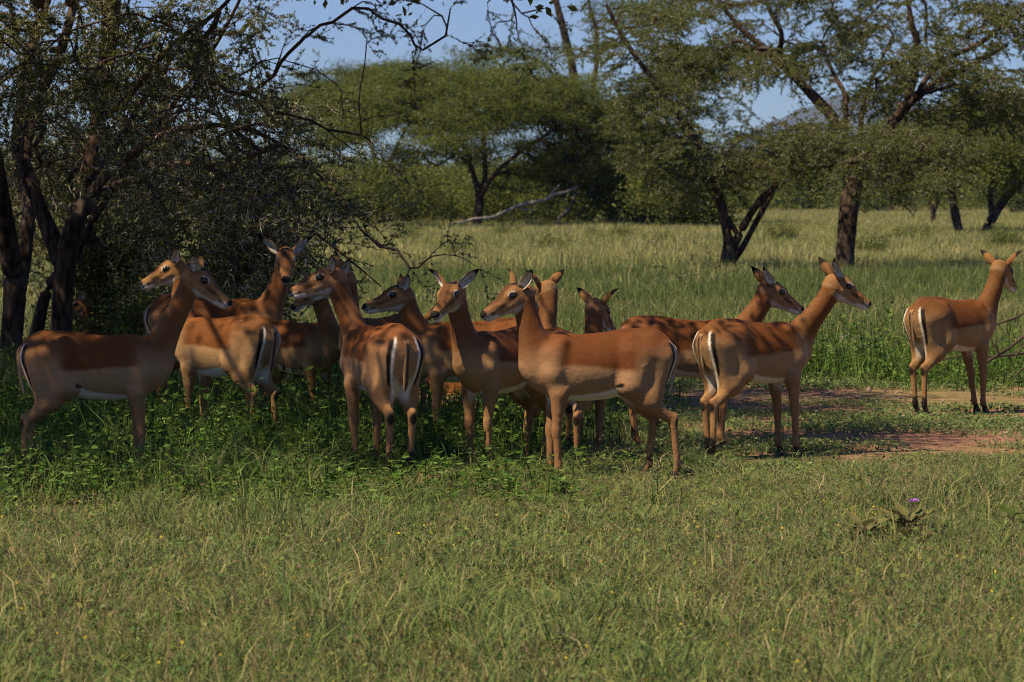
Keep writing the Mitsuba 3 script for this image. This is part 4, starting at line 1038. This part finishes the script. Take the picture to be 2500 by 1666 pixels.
impala('impala neck and pale ear rising behind the profile head of the rear-view one', 935, 25.9, 232, .98, (850, 676), 0, 192, -20, seed=7, grid=.010)
impala('impala with lowered head facing left, just right of the impala seen from the rear', 1152, 24.5, 181, 1.0, (993, 717), 0, 190, -12, seed=8)
impala('impala hidden behind the others, only one upright ear showing above a brown back', 1100, 27.4, 150, .98, (1024, 784), 0, 95, -25, seed=9, lie=True, grid=.011)
impala('impala in the middle of the herd facing the camera with its mouth slightly open', 1226, 23.05, 232, 1.0, (1113, 705), 0, -120, -26, seed=10, drop=.012)
impala('nearest impala, standing broadside in the centre foreground with its head to the left', 1452, 22.1, 188, 1.02, (1280, 709), 0, 203, -23, ((0, 0), (.03, 0), (-.14, 0), (.02, 0)), seed=11)
impala('impala behind the nearest one, looking away to the left with both ears up', 1347, 24.3, 97, .95, (1340, 700), 0, 132, -34, seed=12)
impala('impala showing the back of its head and two spread ears above the nearest one', 1418, 23.3, 74, .90, (1450, 744), 0, 52, -34, seed=13)
impala('impala with its body behind two others and its head in profile to the right', 1678, 24.9, 1, 1.0, (1868, 703), 0, 14, -24, seed=14, ears=((-.65, .5, .6), (-.65, .5, .6)))
impala('impala right of the centre with striped rump towards the camera, looking right, head raised', 1848, 24.0, 38, 1.02, (2030, 688), -.1, 17, -24, ((.02, 0), (.05, 0), (.0, 0), (-.08, 0)), seed=15, ears=((-.55, .5, .7), (-.55, .5, .7)))
impala('lone impala at the far right on the red track, looking away to the right', 2328, 28.7, 42, 1.03, (2438, 650), 0, 52, -30, ((.10, 0), (.04, 0), (0, 0), (-.05, 0)), seed=16)
# ---------------------------------------------------------------- single plants, dead wood
scene['mat_broadleaf'] = leafmat(.6, .45)
scene['mat_petal'] = {'type': 'twosided', 'b': {'type': 'principled', 'base_color': {'type': 'rgb', 'value': [.25, .09, .42]}, 'roughness': .6}}
def leaf_mesh(L, W, rng, fold=.25, curl=.5):
    """A broad leaf along x with a folded midrib and a drooping tip."""
    u = np.linspace(0, 1, 8); w = W * np.sin(np.pi * np.clip(u, .02, .985) ** .8) ** .75
    z = -curl * L * u ** 2 * .5
    rows = [np.stack([u * L, k * w / 2, z + abs(k) * w * fold + .004 * np.sin(9 * u + k)], 1) for k in (-1, -.5, 0, .5, 1)]
    V = np.stack(rows, 1).reshape(-1, 3)
    I = np.arange(40).reshape(8, 5)
    q = np.stack([I[:-1, :-1], I[1:, :-1], I[1:, 1:], I[:-1, 1:]], -1).reshape(-1, 4)
    return V, q
def leafy_plant(label, px, py, leaves, size, col, seed, height_=.22, flower=False, up=.45):
    rng = np.random.default_rng(2000 + seed); key = numbered('leafy_plant')
    b = on_ground(px, py); st = [(np.array([b + [0, 0, -.02], b + [0, .01, height_ * .5], b + [.01, 0, height_]]), np.array([.006, .005, .003]))]
    for i in range(leaves):
        a = 2 * math.pi * i / leaves * 1.62 + rng.uniform(-.3, .3)
        h = height_ * rng.uniform(.25, 1.0); L = size * rng.uniform(.7, 1.25)
        d = unit(np.array([math.cos(a), math.sin(a), up * rng.uniform(.3, 1.6)]))
        o = b + np.array([0, 0, h]); st.append((np.array([o, o + d * L * .25]), np.array([.003, .002])))
        V, q = leaf_mesh(L, L * rng.uniform(.42, .6), rng, .12)
        y = unit(np.cross(np.array([0, 0, 1.0]), d)); z = np.cross(d, y)
        W = o + d * L * .2 + V[:, :1] * d + V[:, 1:2] * y + V[:, 2:] * z
        c = np.clip(np.tile(np.array(col) * rng.uniform(.75, 1.25), (len(W), 1)) * rng.uniform(.9, 1.1, (len(W), 1)), .004, .8)
        scene[f'{key}__leaf' + (f'_{i:03d}' if i else '')] = mikit.ply((W, q), 'mat_broadleaf', smooth=True, color=c)
    if flower:
        o = b + np.array([.03, 0, height_ + .09]); st.append((np.array([b + [0, 0, height_ * .8], o]), np.array([.003, .002])))
        P = []
        for i in range(5):
            a = i * 2 * math.pi / 5; d = unit(np.array([math.cos(a), math.sin(a) * .8 - .3, .25])); y = unit(np.cross([0, 0, 1.0], d)); z = np.cross(d, y)
            V, q = leaf_mesh(.032, .024, rng, .1, .3)
            P.append(trimesh.Trimesh(o + V[:, :1] * d + V[:, 1:2] * y + V[:, 2:] * z, np.vstack([q[:, [0, 1, 2]], q[:, [0, 2, 3]]]), process=False))
        m = trimesh.util.concatenate(P)
        scene[key + '__flower'] = mikit.ply((m.vertices, m.faces), 'mat_petal', smooth=True)
        tag(key + '__flower', 'small purple flower')
    scene[key + '__stem'] = mikit.ply(tubes(st, 5), 'mat_twig', smooth=True)
    tag(key, label, 'plant')
leafy_plant('broad-leaved bright green plant under the belly of the leftmost standing impala', 252, 1062, 8, .13, (.12, .19, .05), 1, .22, up=.8)
leafy_plant('yellowish green broad-leaved plant in the grass near the lower left', 128, 1210, 9, .11, (.14, .19, .05), 2, .16)
leafy_plant('broad-leaved plant at the foot of the foreleg of the impala seen from the rear', 822, 1182, 7, .10, (.10, .17, .05), 3, .12)
leafy_plant('leafy plant with upright pale leaves left of the impala seen from the rear', 725, 1010, 10, .06, (.13, .20, .06), 4, .30, up=1.2)
leafy_plant('brown-green plant with long leaves and one purple flower, right foreground', 2215, 1345, 18, .13, (.15, .155, .058), 5, .15, True, up=.75)
leafy_plant('brown-green long-leaved plant just left of the one with the purple flower', 2110, 1350, 14, .12, (.135, .140, .058), 6, .12, up=.7)
leafy_plant('dark green leafy plant at the right edge of the foreground', 2470, 1330, 9, .11, (.065, .10, .025), 7, .15)

# dark leafy climber and undergrowth behind the far left impala
def leaf_spray(k):
    rng = np.random.default_rng(2100 + k); n = 110
    u = rand_dirs(rng, n) * rng.random((n, 1)) ** .5 * [.34, .34, .30]
    d = unit(rand_dirs(rng, n) * [1, 1, .5] + [0, 0, -.25]); w = unit(np.cross(d, rand_dirs(rng, n)))
    l = rng.uniform(.012, .026, (n, 1))
    v, f = quads(u, d * l, w * l * .62)
    return {'leaves': mikit.ply((v, f), 'mat_leaf', color=np.repeat(green(rng, n), 4, 0))}
SPRAYS['climber'] = []
for k in range(3):
    scene[f'spray_climber_{k}'] = {'type': 'shapegroup', **leaf_spray(k)}
    SPRAYS['climber'].append(f'spray_climber_{k}')
SPRAYS['climber'].append('spray_climber_0')
def shrub(label, boxes, base, seed, n=120):
    rng = np.random.default_rng(2200 + seed); key = numbered('shrub')
    P = np.vstack([blob(rng, max(6, int(n * w)), at(px, py, Y), (rx, ry, rz), .3, seed) for px, py, Y, rx, ry, rz, w in boxes])
    b = np.array([at(base[0], 800, base[1])[0], base[1], -.03])
    S = []
    for i in range(4):
        t = P[int(rng.integers(len(P)))]
        S.append((np.array([b + rng.normal(size=3) * [.15, .15, 0], b * .6 + t * .4 + [0, 0, .15], b * .25 + t * .75]), np.array([.022, .016, .008])))
    grow(key, S, P, 'climber', tip=.004, seed=seed, up=.0, sides=4)
    tag(key, label, 'shrub')
shrub('dark leafy shrub in deep shade right of the left acacia stems', [(285, 650, 34.4, .48, .5, .42, .5), (270, 790, 34.2, .6, .6, .35, .35), (400, 770, 33, .45, .5, .25, .2), (335, 600, 34.0, .3, .4, .25, .15)], (290, 34.3), 1, 180)
shrub('dark climber hanging in the drooping branches above the one looking at the camera', [(545, 620, 30.6, .20, .3, .36, .5), (600, 690, 30.6, .30, .3, .25, .3), (640, 640, 30.6, .16, .3, .36, .3)], (580, 30.6), 2, 70)

# dead wood
def dead_branch(label, Y, lines, mat='mat_pale_wood', seed=0, name='dead_branch'):
    key = numbered(name); VV, FF, k = [], [], 0
    for i, (pts, dY) in enumerate(lines):
        p, r = stem(Y, pts, dY)
        v, f = rough_tube(p, r, sides=8, step=.12, amp=.22, seed=seed + i)
        VV.append(v); FF.append(f + k); k += len(v)
    scene[key] = mikit.ply((np.vstack(VV), np.vstack(FF)), mat, smooth=50)
    tag(key, label, 'branch')
dead_branch('long pale dead branch lying slantwise beside the umbrella acacia trunk', 156.0, [([(1095, 546, 4), (1130, 543, 6), (1160, 534, 6), (1195, 532, 8), (1230, 519, 8), (1262, 504, 9), (1290, 497, 9), (1330, 489, 8), (1350, 476, 8), (1378, 470, 6), (1410, 455, 5)], None), ([(1342, 482, 5), (1352, 466, 4), (1366, 452, 3)], None), ([(1258, 506, 4), (1280, 512, 3), (1310, 514, 2)], None)], seed=1)
dead_branch('short crooked dead trunk with a pale upper end right of the umbrella acacia', 163.0, [([(1360, 566, 10), (1364, 535, 10), (1382, 518, 10), (1396, 505, 10), (1402, 480, 8), (1405, 468, 5)], None)], seed=3)
dead_branch('pale fallen log lying level under the bushes behind the herd', 190.0, [([(1508, 452, 7), (1560, 455, 9), (1620, 454, 8), (1660, 458, 5)], None), ([(1512, 470, 6), (1570, 467, 7), (1640, 472, 5)], None)], seed=4)
dead_branch('dry thorny brushwood with forking twigs behind the lone impala at the right', 29.8, [
    ([(2408, 885, 8), (2445, 862, 9), (2480, 838, 9), (2520, 800, 8)], [0, .1, .2, .3]), ([(2440, 862, 5), (2420, 830, 4), (2408, 800, 3)], [0, 0, 0]), ([(2400, 872, 5), (2460, 868, 6), (2530, 858, 6)], [.2, .3, .4]),
    ([(2360, 800, 4), (2440, 790, 5), (2510, 760, 4)], [.6, .6, .6]), ([(2470, 930, 4), (2490, 905, 5), (2530, 880, 5)], [-.1, 0, 0]), ([(2480, 870, 5), (2496, 848, 6), (2520, 850, 5)], [.1, .1, .1]), ([(2300, 880, 3), (2350, 868, 3), (2400, 850, 3)], [.4, .4, .4])], 'mat_twig', 5)
# small thorny saplings in the grass
def sapling(label, px, py, pts, seed):
    key = numbered('sapling'); b = on_ground(px, py); Y = b[1]
    rng = np.random.default_rng(seed)
    st = [stem(Y, [(px, py + 2, 6)] + pts)]
    P = np.vstack([st[0][0][1:] + rng.normal(size=(len(pts), 3)) * .10 for _ in range(3)])
    grow(key, st, P, 'near', tip=.003, seed=seed, up=.2, twig='mat_twig', sides=4, spray_scale=.7)
    tag(key, label, 'sapling')
sapling('thorny sapling leaning left in the grass above the spread-eared head', 1700, 745, [(1690, 715, 5), (1670, 690, 4), (1648, 668, 3)], 1)
sapling('small leafy sapling in the grass left of the right-looking heads', 1735, 740, [(1735, 715, 4), (1745, 690, 3), (1755, 670, 3)], 2)
# pale grey herbs with white flower heads
def flower_herb(label, px, py, seed, n=16):
    rng = np.random.default_rng(2300 + seed); key = numbered('flowering_herb'); parts, fl = [], []
    b = on_ground(px, py)
    for i in range(n):
        o = b + rng.normal(size=3) * [.16, .12, 0]; o[2] = -.01; h = rng.uniform(.18, .34)
        weed(rng, o, h, 16, .020, [(.13, .17, .10), (.17, .20, .13)], [1, 1], parts, .5)
        c = o + np.array([0, 0, h]) + rng.normal(size=(7, 3)) * .018
        d = rand_dirs(rng, 7); w = unit(np.cross(d, rand_dirs(rng, 7)))
        v, f = quads(c, d * .008, w * .007); fl.append((v, f, np.full((len(v), 3), .62)))
    scene[key + '__foliage'] = plyc(parts); scene[key + '__flowers'] = plyc(fl)
    tag(key + '__foliage', kind='stuff'); tag(key + '__flowers', kind='stuff')
    tag(key, label, 'herb')
flower_herb('large grey-green herb with white flower heads by the red track', 2085, 905, 1, 18)
flower_herb('smaller pale herb with white flowers behind the large grey-green one', 2140, 890, 2, 10)
flower_herb('small pale-flowered herb in the shaded grass left of the lone impala', 2330, 705, 3, 6)

# pebbles and crumbs of earth on the track, a wisp of straw
scene['mat_stone'] = {'type': 'principled', 'base_color': mikit.proc(lambda p, n, uv: mikit.mix((.17, .095, .065), (.34, .27, .22), mikit.noise(p.x * 17, p.y * 17, p.z * 17))), 'roughness': .9, 'specular': .2}
rng = np.random.default_rng(31); VV, FF, k = [], [], 0
for i in range(420):
    y = rng.uniform(24.2, 33.0); x = rng.uniform(.8, .14 * y + .5)
    if rng.random() > BARE(x, y) + .06: continue
    m = trimesh.creation.icosphere(0 if i % 3 else 1, 1.0); r = rng.uniform(.006, .022) * (1.9 if rng.random() < .06 else 1)
    v = m.vertices * rng.uniform(.6, 1.3, 3) * [1, 1, .6] * r + rng.normal(size=m.vertices.shape) * r * .13 + [x, y, float(height(x, y)) + r * .2]
    VV.append(v); FF.append(m.faces + k); k += len(v)
scene['pebbles'] = mikit.ply((np.vstack(VV), np.vstack(FF)), 'mat_stone')
tag('pebbles', 'small stones and crumbs of earth on the bare red track', 'pebbles', kind='stuff')
b = on_ground(1062, 1195); n = 90
bb = b + rng.normal(size=(n, 3)) * [.10, .06, 0]; bb[:, 2] = rng.uniform(0, .04, n)
scene['straw'] = plyc([blades(rng, bb, rng.uniform(.06, .16, n), rng.uniform(.003, .006, n), rng.uniform(1.2, 2.0, n), gcol(rng, n, [(.26, .20, .11), (.20, .15, .08)], [1, 1]))])
tag('straw', 'wisp of dry straw in the grass right of the impala seen from the rear', 'straw', kind='stuff')
